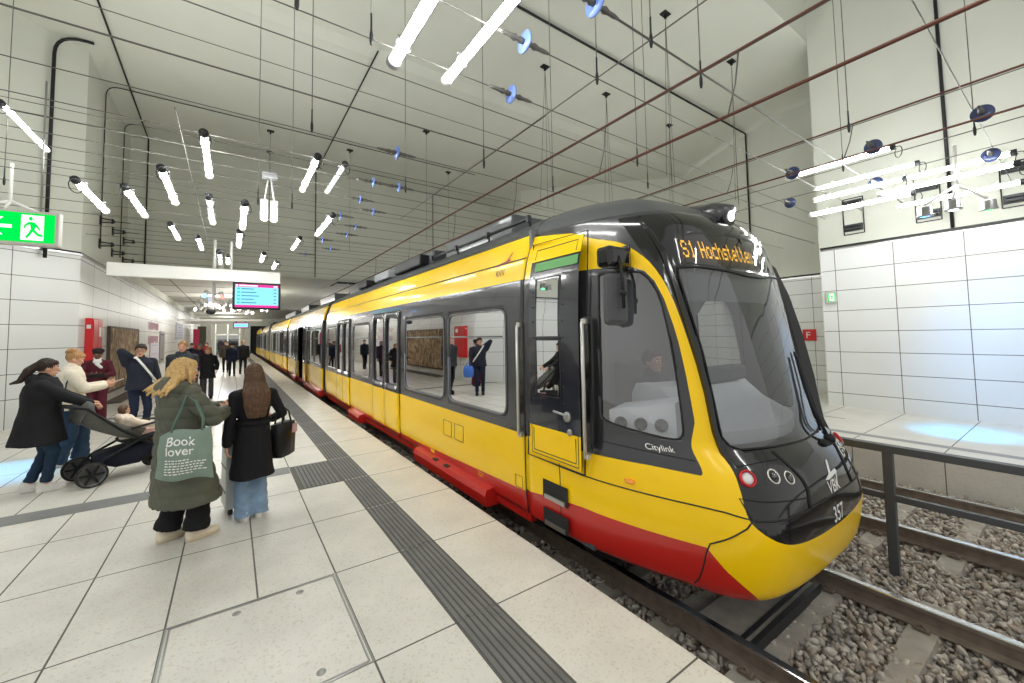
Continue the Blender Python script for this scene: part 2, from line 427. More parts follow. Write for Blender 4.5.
me.vertices.add(len(vv)); me.vertices.foreach_set('co',vv.ravel()); me.loops.add(ff.size); me.loops.foreach_set('vertex_index',ff.ravel())
me.polygons.add(len(ff)); me.polygons.foreach_set('loop_start',np.arange(0,ff.size,3)); me.polygons.foreach_set('loop_total',np.full(len(ff),3))
for i,c in enumerate([rgb(178,172,164),rgb(152,145,138),rgb(200,193,182),rgb(168,154,140)]): me.materials.append(mat('ballast_%d'%i,c,.92,var=.15,vscale=20))
me.polygons.foreach_set('material_index',np.repeat(np.array(allm),20)); me.update(calc_edges=True)
bo=bpy.data.objects.new('track_ballast',me); COL.objects.link(bo)
tag(bo,'loose grey crushed stone ballast filling both track beds between the platforms','gravel',kind='stuff')

# sleepers: trapezoid concrete, rail seats
def sleeper_mb():
    mb=MB(); prof=[(-.11,-.14),(.11,-.14),(.085,0),(-.085,0)]
    st=[]
    for x,k in [(-1.2,.7),(-1.15,1),(-.35,1),(-.3,.86),(.3,.86),(.35,1),(1.15,1),(1.2,.7)]:
        st.append([(x,a*k if b==0 else a,b*1.0 if k==1 else (b-.02 if b==0 else b)) for a,b in prof])
    mb.rings(st,0,True,False)
    return mb
sl=sleeper_mb().mesh('sleeper',M['sleeper'])
def clip_mb(s,q):
            mb=MB(); mb.box((s+q,0,.02),(.05,.1,.03),0,bev=.008); mb.tube([(s+q-.02,-.03,.03),(s+q,0,.055),(s+q-.02,.03,.03)],.009,6)
            return mb
clipms=[clip_mb(s,q).mesh('rail_clip',M['rail']) for s in (-.7525,.7525) for q in (-.1,.1)]
n=0
for tr,xc in ((0,3.775),(1,6.935)):
    for k in range(-2,26 if tr==0 else 14):
        y=.87+.6*k+(.05 if tr else 0)
        o=bpy.data.objects.new('sleeper',sl); COL.objects.link(o); o.location=(xc,y,-.488)
        
        if k<5:
            for cm in clipms: c=bpy.data.objects.new('rail_clip',cm); COL.objects.link(c); c.parent=o
        ordn='sleeper %s under the %s track'%(('in front of the tram nose','beneath the tram nose','behind the tram nose')[0 if k<1 else 1 if k<3 else 2],('tram\'s','empty right-hand')[tr])
        tag(o,'grey concrete '+ordn,'sleeper','concrete sleepers under the %s track'%('tram' if tr==0 else 'right-hand'))
def rail(x,y0,y1,label):
    P=[(-.07,-.148),(.07,-.148),(.07,-.138),(.012,-.12),(.009,-.045),(.034,-.035),(.036,-.006),(.028,0),(-.028,0),(-.036,-.006),(-.034,-.035),(-.009,-.045),(-.012,-.12),(-.07,-.138)]
    mb=MB(); n=len(P)
    R=[[(x+a,y,ZR+b) for a,b in P] for y in (y0,y1)]
    mb.rings(R,0,True,False)
    for i in range(len(mb.m)):
        if i in (6,7,8): mb.m[i]=1
    o=mb.build('rail',[M['rail'],M['railtop']]); tag(o,label,'rail')
rail(3.775-.7525,-5,60,'rusty steel rail between the tram wheels and the left platform edge')
rail(3.775+.7525,-5,60,'shiny-topped steel rail running out from under the tram nose, right side')
rail(6.935-.7525,-5,40,'steel rail of the empty track, the one nearer the fence')
rail(6.935+.7525,-5,40,'steel rail of the empty track, the one under the far platform')
# inspection crossing slab between the rails near the nose
mb=MB(); mb.box((3.72,1.75,-.475),(1.3,.42,.09),0,bev=.015)
mb.box((3.72,1.52,-.45),(1.3,.04,.09),1)
mb.box((3.72,1.60,-.44),(1.3,.03,.05),1)
tag(mb.build('track_slab',[M['sleeper'],M['darkmetal']]),'grey concrete cover slab with steel edges lying across the rails below the tram bumper','cover plate')

# fence between the tracks
fr=empty('track_fence',(5.3,1.2,-.56),0,'dark grey steel fence with one square post between the two tracks','fence')
mb=MB(); mb.box((0,0,.62),(.075,.075,1.24),0,bev=.004); mb.build('post',M['fence'],fr)
mb=MB(); mb.box((0,-2.35,1.245),(.09,5.6,.07),0,bev=.004); mb.build('top_rail',M['fence'],fr)
mb=MB(); mb.box((.0,-2.35,.78),(.05,5.6,.06),0,bev=.004); mb.build('lower_rail',M['fence'],fr)
mb=MB(); mb.box((0,-2.5,.62),(.075,.075,1.24),0,bev=.004); mb.build('post',M['fence'],fr)
mb=MB(); mb.box((0,0,.01),(.16,.16,.02)); mb.build('base_plate',M['fence'],fr)

# floor hatch
x0,x1,y0,y1=-.324,.7065,2.445,3.509; xm=.185
h=empty('floor_hatch',((x0+x1)/2,(y0+y1)/2,0),0,'steel-edged double floor hatch filled with two stone slabs','hatch')
cx,cy=(x0+x1)/2,(y0+y1)/2
def outl(mb,a,b,c,d,wd,z0,z1,m=0):
    mb.b2((a,c,z0),(b,c+wd,z1),m);mb.b2((a,d-wd,z0),(b,d,z1),m);mb.b2((a,c+wd,z0),(a+wd,d-wd,z1),m);mb.b2((b-wd,c+wd,z0),(b,d-wd,z1),m)
mb=MB(); outl(mb,x0-cx,x1-cx,y0-cy,y1-cy,.009,-.03,.003); outl(mb,x0-cx+.02,x1-cx-.02,y0-cy+.02,y1-cy-.02,.009,-.03,.003); outl(mb,x0-cx+.009,x1-cx-.009,y0-cy+.009,y1-cy-.009,.011,-.03,-.008,1)
mb.build('frame',[M['steel'],M['grout']],h)
for a,b in ((x0+.03,xm-.006),(xm+.006,x1-.03)):
    mb=MB(); mb.b2((a-cx,y0+.03-cy,-.03),(b-cx,y1-.03-cy,.0005)); c=mb.build('cover_slab',M['tile'],h)
    for yy in ((y0+.1-cy),(y1-.1-cy)):
        mb=MB(); xx=(b-.12-cx) if a<0 else (a+.25-cx)
        mb.lathe([(.0,.001),(.026,.001),(.026,.0035),(.019,.0035),(.019,.0015),(.012,.0015),(.012,.003),(0,.003)],(xx,yy,0),n=20,m=0)
        mb.build('lifting_socket',M['steel'],c)
# ================================================================== tram
XC=3.77
HWT=[(-.3,1.2),(0,1.27),(.08,1.30),(.3,1.325),(.5,1.33),(2.0,1.33),(2.4,1.31),(2.6,1.27),(2.9,1.17),(3.05,1.06),(3.16,.88),(3.23,.62),(3.27,.3),(3.285,0.0)]
YFT=[(.0,1.34),(.05,1.26),(.1,1.2),(.25,1.165),(.42,1.15),(.6,1.165),(.75,1.19),(.88,1.245),(.95,1.31),(1.02,1.39),(1.2,1.43),(1.6,1.505),(2.0,1.585),(2.38,1.67),(2.6,1.73),(2.78,1.79),(2.87,1.86),(2.95,1.97),(3.05,2.12),(3.16,2.35),(3.23,2.62),(3.27,2.9),(3.285,3.1)]
T0=[(0,0),(.3,.005),(.55,.02),(.8,.06),(.925,.14),(1.01,.275),(1.06,.445),(1.12,.6),(1.2,.85),(1.28,1.2),(1.32,1.6),(1.33,1.95)]
T1=[(0,0),(.15,.005),(.3,.02),(.5,.055),(.7,.107),(.85,.168),(.93,.225),(.99,.31),(1.04,.43),(1.10,.58),(1.17,.77),(1.23,.96),(1.28,1.2),(1.32,1.55),(1.33,1.95)]
def smoothtab(T,n=300,it=60):
    x=[p[0] for p in T];y=[p[1] for p in T]; q=np.concatenate([[0],np.cumsum(np.hypot(np.diff(x),np.diff(y)))])
    s=np.linspace(0,q[-1],n); X=np.interp(s,q,x);Y=np.interp(s,q,y)
    for _ in range(it):
        X[1:-1]=(X[:-2]+2*X[1:-1]+X[2:])/4; Y[1:-1]=(Y[:-2]+2*Y[1:-1]+Y[2:])/4
    return X,np.maximum.accumulate(Y)
def smt1(T,n=400,it=40):
    z=np.linspace(T[0][0],T[-1][0],n); y=np.interp(z,[p[0] for p in T],[p[1] for p in T])
    for _ in range(it): y[1:-1]=(y[:-2]+2*y[1:-1]+y[2:])/4
    return z,y
G0=smoothtab(T0);G1=smoothtab(T1); YFz,YFy=smt1(YFT,400,26); HWz,HWy=smt1(HWT,500,10)
def hwf(z): return float(np.interp(z,HWz,HWy))
def sst(a,b,x): t=min(max((x-a)/(b-a),0),1); return t*t*(3-2*t)
def gf(t,z):
    k=sst(.45,1.05,z); return (1-k)*float(np.interp(t,*G0))+k*float(np.interp(t,*G1))
YSE=3.30
def noseY(x,z):
    h=hwf(z); t=min(abs(x)/max(h,1e-3),1)*1.33; yf=float(np.interp(z,YFz,YFy))
    return yf+gf(t,z)*min(1,(YSE-.02-yf)/1.95)
# q : arclength along reference curve G1 from the centreline
QX,QY=G1; QS=np.concatenate([[0],np.cumsum(np.hypot(np.diff(QX),np.diff(QY)))]); QE=QS[-1]
def q_of(x,Y,z):
    h=hwf(z); t=min(abs(x)/h,1)*1.33
    if t>1.3295: return QE+1
    return float(np.interp(t,QX,QS))
def npt(q,z,sgn=1,off=0):
    """surface point for lateral coordinate q (0 centre .. QE side) and height z"""
    h=hwf(z); yf=float(np.interp(z,YFz,YFy))
    if q<=QE:
        t=float(np.interp(q,QS,QX)); x=t/1.33*h; y=yf+gf(t,z)*min(1,(YSE-.02-yf)/1.95)
    else:
        y0=yf+gf(1.33,z)*min(1,(YSE-.02-yf)/1.95); x=h; y=y0+(YSE-y0)*min(1,(q-QE)/.2)
    p=V((XC+sgn*x,y,z))
    return p
def npx(x,z,off=0):
    """surface point at signed x offset from centre, lifted by off along the normal"""
    e=.01; f=lambda a,b: V((XC+a,noseY(a,b),b))
    p=f(x,z)
    if off:
        n=(f(x+e,z)-f(x-e,z)).cross(f(x,z+e)-f(x,z-e)).normalized()
        if n.y>0: n=-n
        p=p+n*off
    return p
# ---- generic polygon clipping of a surface grid by scalar fields
class Surf:
    def __init__(s): s.P=[];s.A=[];s.F=[];s.Z=[]      # positions, 2D coords, faces, zone id
    def split(s,field,zone_in,only=None):
        """faces (optionally only of given zones) are cut along field=0; inside (<0) becomes zone_in"""
        A=np.array(s.A); d=list(field(A)); cache={}; NF=[];NZ=[]
        for f,z in zip(s.F,s.Z):
            if only is not None and z not in only: NF.append(f);NZ.append(z);continue
            ins=[d[i]<0 for i in f]
            if all(ins): NF.append(f);NZ.append(zone_in);continue
            if not any(ins): NF.append(f);NZ.append(z);continue
            a=[];b=[]; n=len(f)
            for k in range(n):
                i,j=f[k],f[(k+1)%n]
                (a if ins[k] else b).append(i)
                if (d[i]<0)!=(d[j]<0):
                    key=(min(i,j),max(i,j))
                    if key not in cache:
                        t=d[i]/(d[i]-d[j]); t=min(max(t,.001),.999)
                        s.P.append(s.P[i].lerp(s.P[j],t)); s.A.append((s.A[i][0]+(s.A[j][0]-s.A[i][0])*t,s.A[i][1]+(s.A[j][1]-s.A[i][1])*t)); d.append(0.0)
                        cache[key]=len(s.P)-1
                    c=cache[key]; a.append(c);b.append(c)
            if len(a)>2: NF.append(a);NZ.append(zone_in)
            if len(b)>2: NF.append(b);NZ.append(z)
        s.F=NF;s.Z=NZ
    def extract(s,zones,name,mats,matof,parent=None,off=0,smooth=True):
        idx={};vs=[];fs=[];ms=[]
        for f,z in zip(s.F,s.Z):
            if z not in zones: continue
            g=[]
            for i in f:
                if i not in idx: idx[i]=len(vs); vs.append(s.P[i])
                g.append(idx[i])
            fs.append(g);ms.append(matof.get(z,0))
        me=bpy.data.meshes.new(name); me.from_pydata([tuple(v) for v in vs],[],fs)
        for x in mats: me.materials.append(x)
        me.polygons.foreach_set('material_index',ms); me.polygons.foreach_set('use_smooth',[smooth]*len(fs)); me.update()
        bm=bmesh.new(); bm.from_mesh(me); bmesh.ops.remove_doubles(bm,verts=bm.verts[:],dist=.0006); bmesh.ops.recalc_face_normals(bm,faces=bm.faces[:])
        if off:
            bm.normal_update()
            c=V((XC,6,1.5))
            for v in bm.verts:
                n=v.normal.copy()
                if n.dot(v.co-c)<0 and abs(n.x)>.05 or (n.y>0.3): n=-n
                v.co+=n*off
        bm.to_mesh(me); bm.free()
        o=bpy.data.objects.new(name,me); COL.objects.link(o)
        if parent: o.parent=parent
        return o
def polyfield(poly,rad=0):
    P=np.array(poly,float)
    def f(A):
        d=np.full(len(A),1e9); ins=np.zeros(len(A),bool); n=len(P)
        for i in range(n):
            a,b=P[i],P[(i+1)%n]; ab=b-a; L=max(ab@ab,1e-12); t=np.clip(((A-a)@ab)/L,0,1); q=A-a-t[:,None]*ab
            d=np.minimum(d,np.hypot(q[:,0],q[:,1]))
            c=((a[1]>A[:,1])!=(b[1]>A[:,1])); 
            with np.errstate(divide='ignore',invalid='ignore'):
                xx=(b[0]-a[0])*(A[:,1]-a[1])/(b[1]-a[1]+1e-15)+a[0]
            ins^= c&(A[:,0]<xx)
        return np.where(ins,-d,d)-rad
    return f
def rrect(x0,x1,z0,z1,r=.06):
    c=np.array([(x0+x1)/2,(z0+z1)/2]); h=np.array([(x1-x0)/2-r,(z1-z0)/2-r])
    def f(A):
        q=np.abs(A-c)-h; return np.hypot(np.maximum(q[:,0],0),np.maximum(q[:,1],0))+np.minimum(np.maximum(q[:,0],q[:,1]),0)-r
    return f
def chaikin(P,n=2,closed=False):
    for _ in range(n):
        Q=[P[0]]
        for a,b in zip(P[:-1],P[1:]):
            Q+= [(a[0]*.75+b[0]*.25,a[1]*.75+b[1]*.25),(a[0]*.25+b[0]*.75,a[1]*.25+b[1]*.75)]
        P=Q+[P[-1]]
    return P
def QZ(L): return [(q_of(x,y,z),z) for x,y,z in L]

tram=empty('tram',(XC,7.5,ZR),0,'yellow, red and black low-floor tram standing at the platform, its nose towards us','tram')
def par(o,p=None):
    o.parent=p or tram; o.matrix_parent_inverse=Matrix.Translation(-V(tram.location)); return o

# ---- nose shell
yo=[(-1.135,0,2.701),(-1.084,0,2.657),(-1.053,0,2.613),(-1.020,0,2.507),(-.999,0,2.413),(-.972,0,2.262),(-.951,0,2.1),(-.936,0,1.942),(-.921,0,1.782),(-.904,0,1.595),(-.890,0,1.376),(-.884,0,1.22),(-.884,0,1.08),(-.895,0,.96),(-.915,0,.86),(-.935,0,.76),(-.945,0,.67),(-.942,0,.60)]
yb=[(-.92,1.342,.56),(-.882,1.281,.515),(-.80,1.23,.465),(-.66,1.193,.432),(-.36,1.16,.415),(0,1.151,.41)]
yi=[(-1.181,0,2.417),(-1.12,0,2.415),(-1.071,0,2.40),(-1.032,0,2.357),(-1.007,0,2.268),(-.99,0,2.122),(-.977,0,1.905),(-.970,0,1.783),(-.965,0,1.521),(-.965,0,1.198),(-1.026,0,.842),(-1.154,0,.855),(-1.275,0,.855)]
yqz=[(QE+.2,2.90),(QE-.2,2.86)]+chaikin([(QE-.75,2.80)]+QZ(yo),2)+chaikin(QZ(yb),2)+[(0,-.2),(q_of(-.8,0,.05),-.2),(q_of(-.848,0,.079),.04)]+QZ([(-1.013,1.479,.25)])+[(q_of(-1.056,0,.37),.372)]+[(QE-.6,.385),(QE-.3,.37),(QE+.2,.295),(QE+.2,.855)]+QZ(yi[::-1])+[(QE-.2,2.42),(QE+.2,2.43)]
# in the column between (QE+.2,.855) and yi the polygon runs along the lower window line
yellow_f=polyfield(yqz)
red_f=polyfield([(q_of(-.81,0,.05),-.3),(q_of(-.84,0,.079),.05)]+QZ([(-1.013,1.479,.25)])+[(q_of(-1.056,0,.37),.372),(QE-.6,.385),(QE-.3,.37),(QE+.3,.29),(QE+.3,-.3)])
wind=[(0,2.325),(.15,2.330),(.36,2.355),(.69,2.377),(.88,2.368),(.89,2.3),(.873,2.03),(.846,1.72),(.838,1.353),(.838,1.094),(.80,1.03),(.735,1.004),(.41,.992),(0,.985)]
wqz=[(q_of(x,0,z),z) for x,z in wind]
def mirrored(poly): return poly+[(-a,b) for a,b in poly[::-1]]
cabq=[(-1.185,0,2.36),(-1.056,0,2.370),(-1.024,0,2.29),(-1.004,0,2.144),(-1.001,0,1.876),(-1.001,0,1.572),(-1.008,0,1.15),(-1.02,0,1.07),(-1.05,0,1.055),(-1.134,0,1.083),(-1.225,0,1.133),(-1.232,0,1.18)]
cqz=chaikin(QZ(cabq),1)
disp=[(0,2.378),(.3,2.388),(.68,2.405),(.84,2.415),(.79,2.645),(.56,2.68),(.25,2.69),(0,2.69)]
dqz=[(q_of(x,0,z),z) for x,z in disp]
S=Surf(); zs=[-.02,.02,.05]+list(np.arange(.08,2.9,.03))+[2.9,2.93,2.96,2.99,3.02,3.05,3.08,3.11,3.14,3.165,3.19,3.21,3.23,3.245,3.26,3.27,3.28,3.285]
qs=[-QE-.2,-QE-.1]+list(np.linspace(-QE,QE,151))+[QE+.1,QE+.2]
for q in qs:
    for z in zs: S.P.append(npt(abs(q),z,-1 if q<0 else 1)); S.A.append((q,z))
nz=len(zs)
for i in range(len(qs)-1):
    for j in range(nz-1): S.F.append([i*nz+j,(i+1)*nz+j,(i+1)*nz+j+1,i*nz+j+1]); S.Z.append(0)
ab=lambda f:(lambda A: f(np.stack([np.abs(A[:,0]),A[:,1]],1)))
S.split(ab(yellow_f),1); S.split(ab(red_f),2)
S.split(ab(polyfield([(-.1,-1),(QE+.4,-1),(QE+.4,.075),(-.1,.03)])),9)   # trimmed off below the skirt
S.split(polyfield(mirrored(wqz)),3,only=[0]); S.split(ab(polyfield(cqz)),4,only=[0,1]); S.split(polyfield(mirrored(dqz)),5,only=[0])
qa,qb=float(np.interp(.50,QY,QS)),float(np.interp(1.6,QY,QS))
S.split(polyfield(chaikin([(qa,1.22),(qb,1.22),(qb,2.36),(qa,2.36),(qa,1.24)],1)),4,only=[0])
S.split(ab(polyfield([(-.1,2.9),(QE+.4,2.9),(QE+.4,3.4),(-.1,3.4)])),6,only=[0])
# the gloss-black face below and around the glass
S.split(ab(polyfield([(-.1,.3),(q_of(-.95,0,.6),.3),(q_of(-.97,0,.7),.7),(q_of(-.88,0,1.1),1.1),(q_of(-.95,0,2.2),2.2),(q_of(-1.0,0,2.86),2.86),(-.1,2.86)])),7,only=[0])
shell=par(S.extract([0,1,2,6,7],'cab_shell',[M['black'],M['yellow'],M['red'],M['roof'],M['gloss'],mat('cab_lining',rgb(188,190,192),.6)],{0:0,1:1,2:2,6:3,7:4}))
sd=shell.modifiers.new('t','SOLIDIFY'); sd.thickness=.03; sd.offset=-1; sd.material_offset=5; sd.material_offset_rim=0
# recalc made outward normals; glass parts sit 6 mm inside
tag(par(S.extract([3],'windshield',[M['windshield']],{},off=-.004)),'large curved clear windshield')
for s_,z_ in ((-1,'left'),(1,'right')):
    pass
cg=S.extract([4],'cab_side_window',[M['cabglass']],{},off=-.004); par(cg)
par(S.extract([5],'destination_glass',[M['dispglass']],{},off=-.002))
# thin glass surround lines (rubber gaskets)
def gasket(poly,sgns,name,r=.006,closed=True,m=None,off=.002):
    for sg in sgns:
        mb=MB(); pts=[]
        P=poly+[poly[0]] if closed else poly
        for a,b in zip(P[:-1],P[1:]):
            n=max(2,int(math.hypot(b[0]-a[0],b[1]-a[1])/.04))
            for k in range(n):
                q=a[0]+(b[0]-a[0])*k/n; z=a[1]+(b[1]-a[1])*k/n; pts.append(npt(abs(q),z,sg*(1 if q>=0 else -1)))
        pts.append(npt(abs(P[-1][0]),P[-1][1],sg*(1 if P[-1][0]>=0 else -1)))
        mb.tube(pts,r,6); par(mb.build(name,m or M['rubber']))
gasket(mirrored(wqz),(1,),'windshield_gasket',.008)
gasket(cqz,(-1,1),'cab_window_gasket',.007)
# panel gaps
def gap(L,name='panel_gap',r=.0055,sg=(-1,1),m=None):
    gasket(QZ(L) if len(L[0])==3 else L,sg,name,r,False,m)
gap([(QE-.02,.675),(QE-.3,.668),(QE-.6,.655),(q_of(-1.01,0,.635),.635),(q_of(-.927,0,.61),.61),(q_of(-.957,0,.555),.555),(q_of(-1.05,0,.403),.403),(q_of(-1.056,0,.33),.33),(q_of(-1.045,0,.08),.08)])
gap([(q_of(-.92,0,.6),.605),(q_of(-.7,0,.6),.598),(.4,.612),(0,.62)],r=.007)
gap([(q_of(-.486,0,1),.97),(q_of(-.455,0,.9),.885),(q_of(-.40,0,.8),.79),(q_of(-.39,0,.72),.72),(q_of(-.43,0,.61),.61)],r=.012)
gap([(q_of(-.93,0,.6),.61),(q_of(-.95,0,.7),.735),(q_of(-.826,0,.7),.715),(.44,.68)],r=.005)
gap([(q_of(-.87,0,.9),.915),(q_of(-.7,0,.9),.927),(.5,.928)],r=.005)
gap([(QE-.35,2.62),(QE-.36,.855),(QE-.355,.1)],r=.005)
# black door-side frame line under the cab window
gap([(QE-.33,1.0),(QE-.6,.99),(q_of(-1.02,0,.93),.93)],r=.004)
# raised black pillars beside the windshield
for sg in (-1,1):
    R=[]
    for z,wd,pr in ((2.86,.01,.0),(2.72,.03,.02),(2.5,.05,.04),(2.2,.055,.05),(1.8,.055,.055),(1.4,.055,.055),(1.15,.05,.05),(.98,.04,.03),(.90,.01,.0)):
        xc_=np.interp(z,[.9,1.1,1.4,1.9,2.3,2.86],[.885,.872,.868,.895,.925,.94]); a=npx(sg*(xc_-wd/2),z,-.006); b_=npx(sg*(xc_+wd/2),z,-.006); c_=npx(sg*(xc_-wd*.1),z,pr*(1.6 if sg>0 else .6)); d_=npx(sg*(xc_+wd*.35),z,pr*(1.4 if sg>0 else .5))
        R.append([a,c_,d_,b_])
    mb=MB(); mb.rings(R,0,True,False); par(mb.build('windshield_pillar',M['gloss']))
# wipers
mb=MB(); base=npx(.33,.93,.03)
mb.tube([base,npx(.36,1.2,.05),npx(.37,1.62,.03)],.014,8); mb.tube([npx(.40,1.0,.045),npx(.41,1.3,.05),npx(.385,1.6,.035)],.010,6)
mb.tube([npx(.42,.98,.012),npx(.43,1.35,.012),npx(.42,1.66,.012)],.009,6); mb.lathe([(.035,-.02),(.035,.03),(.02,.045)],base,axis=(0,-1,.4)); 
par(mb.build('wiper',M['rubber']))
mb=MB(); mb.box(npx(.33,.93,-.01),(.22,.1,.05),0,bev=.015); par(mb.build('wiper_recess',M['blackmetal']))
# headlamps
for sg in (-1,1):
    mb=MB()
    for (x,z,r) in ((-.654,.845,.058),(-.52,.82,.052)):
        c=npx(sg*-x,z,-.008); n=(npx(sg*-x,z,.1)-npx(sg*-x,z,0)).normalized()
        mb.lathe([(r*.9,-.01),(r*.9,.008),(r*.8,.012),(r*.7,.004),(r*.4,-.004),(.004,-.006)],c,axis=n,n=24)
    hl=par(mb.build('headlamp',mat('reflector',rgb(235,232,222),.42,1)))
    mb=MB()
    for (x,z,r) in ((-.654,.845,.05),(-.52,.82,.045)):
        c=npx(sg*-x,z,.004); n=(npx(sg*-x,z,.1)-npx(sg*-x,z,0)).normalized(); mb.ell(c,(r*.55,r*.4,r*.55),n=16)
    mb.build('lens',M['lens'],hl)
    c=npx(sg*.86,.850,.002); n=(npx(sg*.86,.85,.1)-npx(sg*.86,.85,0)).normalized()
    mb=MB(); mb.lathe([(.056,-.01),(.056,.012),(.046,.018),(.044,.008),(.044,-.01)],c,axis=n,n=24); ml=par(mb.build('marker_lamp',M['signred']))
    mb=MB(); mb.lathe([(.04,0),(.04,.008),(.02,.016),(.002,.018)],c,axis=n,n=20); mb.build('lens',mat('lens_white',rgb(226,226,226),.15,coat=1),ml)
# brow lamp
c=V((XC-.02,1.86,2.915))
mb=MB(); mb.tube([c+V((0,.35,.10)),c+V((0,.12,.05)),c+V((0,-.02,0))],.1,20,rs=[.09,.115,.105]); bl=par(mb.build('brow_lamp_housing',M['black']))
mb=MB(); mb.lathe([(.105,-.01),(.105,.02),(.085,.03),(.06,.01),(.004,0)],c,axis=(0,-1,-.1),n=24); mb.build('bezel',M['gloss'],bl)
mb=MB(); mb.lathe([(.048,0),(.048,.012),(.02,.024),(.002,.026)],c+V((0,-.03,0)),axis=(0,-1,-.1),n=20); mb.build('lens',emis('brow_lamp',(1,1,.98,1),2.5),bl)
# destination display, LED glyphs 5x7
GL={'S':'01110 10001 10000 01110 00001 10001 01110','1':'00100 01100 00100 00100 00100 00100 01110','H':'10001 10001 10001 11111 10001 10001 10001','o':'00000 00000 01110 10001 10001 10001 01110',
'c':'00000 00000 01111 10000 10000 10000 01111','h':'10000 10000 10110 11001 10001 10001 10001','s':'00000 00000 01111 10000 01110 00001 11110','t':'01000 01000 11100 01000 01000 01001 00110',
'e':'00000 00000 01110 10001 11111 10000 01110','n':'00000 00000 10110 11001 10001 10001 10001'}
txt='S1 Hochstetten'; mb=MB(); px=.0109; pz=.0212; x0=-.795; 
xx=x0
for ch in txt:
    if ch==' ': xx+=px*4; continue
    for r,row in enumerate(GL[ch].split()):
        for c_,b in enumerate(row):
            if b=='1':
                xa=xx+c_*px; za=2.607-r*pz; e=.0008
                def pp(x,z): 
                    p=npx(x,z); p.y+= .008; return p
                mb.add([pp(xa+e,za-pz+e),pp(xa+px-e,za-pz+e),pp(xa+px-e,za-e),pp(xa+e,za-e)],[(0,1,2,3)])
    xx+=px*6
led=par(mb.build('led_text',M['led'],fix=False))
mb=MB()
R=[[npx(x,z)+V((0,.03,0)) for z in (2.41,2.68)] for x in np.linspace(-.83,.80,34)]
mb.rings(R,0,False,True,False); par(mb.build('display_board',mat('display_board',rgb(58,46,38),.6)))
# lettering on the nose
def on_nose(me,x0,z0,off=.004):
    for v in me.vertices:
        p=npx(x0+v.co.x,z0+v.co.y,off+v.co.z); v.co=p
    return me
def nose_text(t,size,x,z,name,m,sx=1):
    me=text_mesh(t,size,m,name,extr=.0,align='CENTER',sx=sx,offset=size*.012); bm=bmesh.new(); bm.from_mesh(me); bmesh.ops.triangulate(bm,faces=bm.faces[:]); 
    bm.to_mesh(me); bm.free(); on_nose(me,x,z)
    o=bpy.data.objects.new(name,me); COL.objects.link(o); return par(o)
nose_text('357',.155,.0,.435,'number',M['white'],.85)
nose_text('VBK',.125,.01,.635,'operator_logo',M['white'],.95)
mb=MB()
for poly in ([(-.11,.735),(-.03,.762),(.12,.775),(.14,.748),(-.04,.728)],[(-.03,.758),(.03,.845),(.062,.845),(.012,.757)],[(.10,.745),(.06,.66),(.085,.66),(.125,.745)]):
    mb.add([npx(x,z,.004) for x,z in poly],[tuple(range(len(poly)))])
par(mb.build('operator_logo',M['white']))
# coupler / under-nose
mb=MB(); mb.b2((XC-.9,2.5,-.2),(XC+.9,13.0,.12)); mb.b2((XC-1.15,3.3,-.1),(XC+1.15,13.6,.1))
par(mb.build('underframe',M['rubber']))

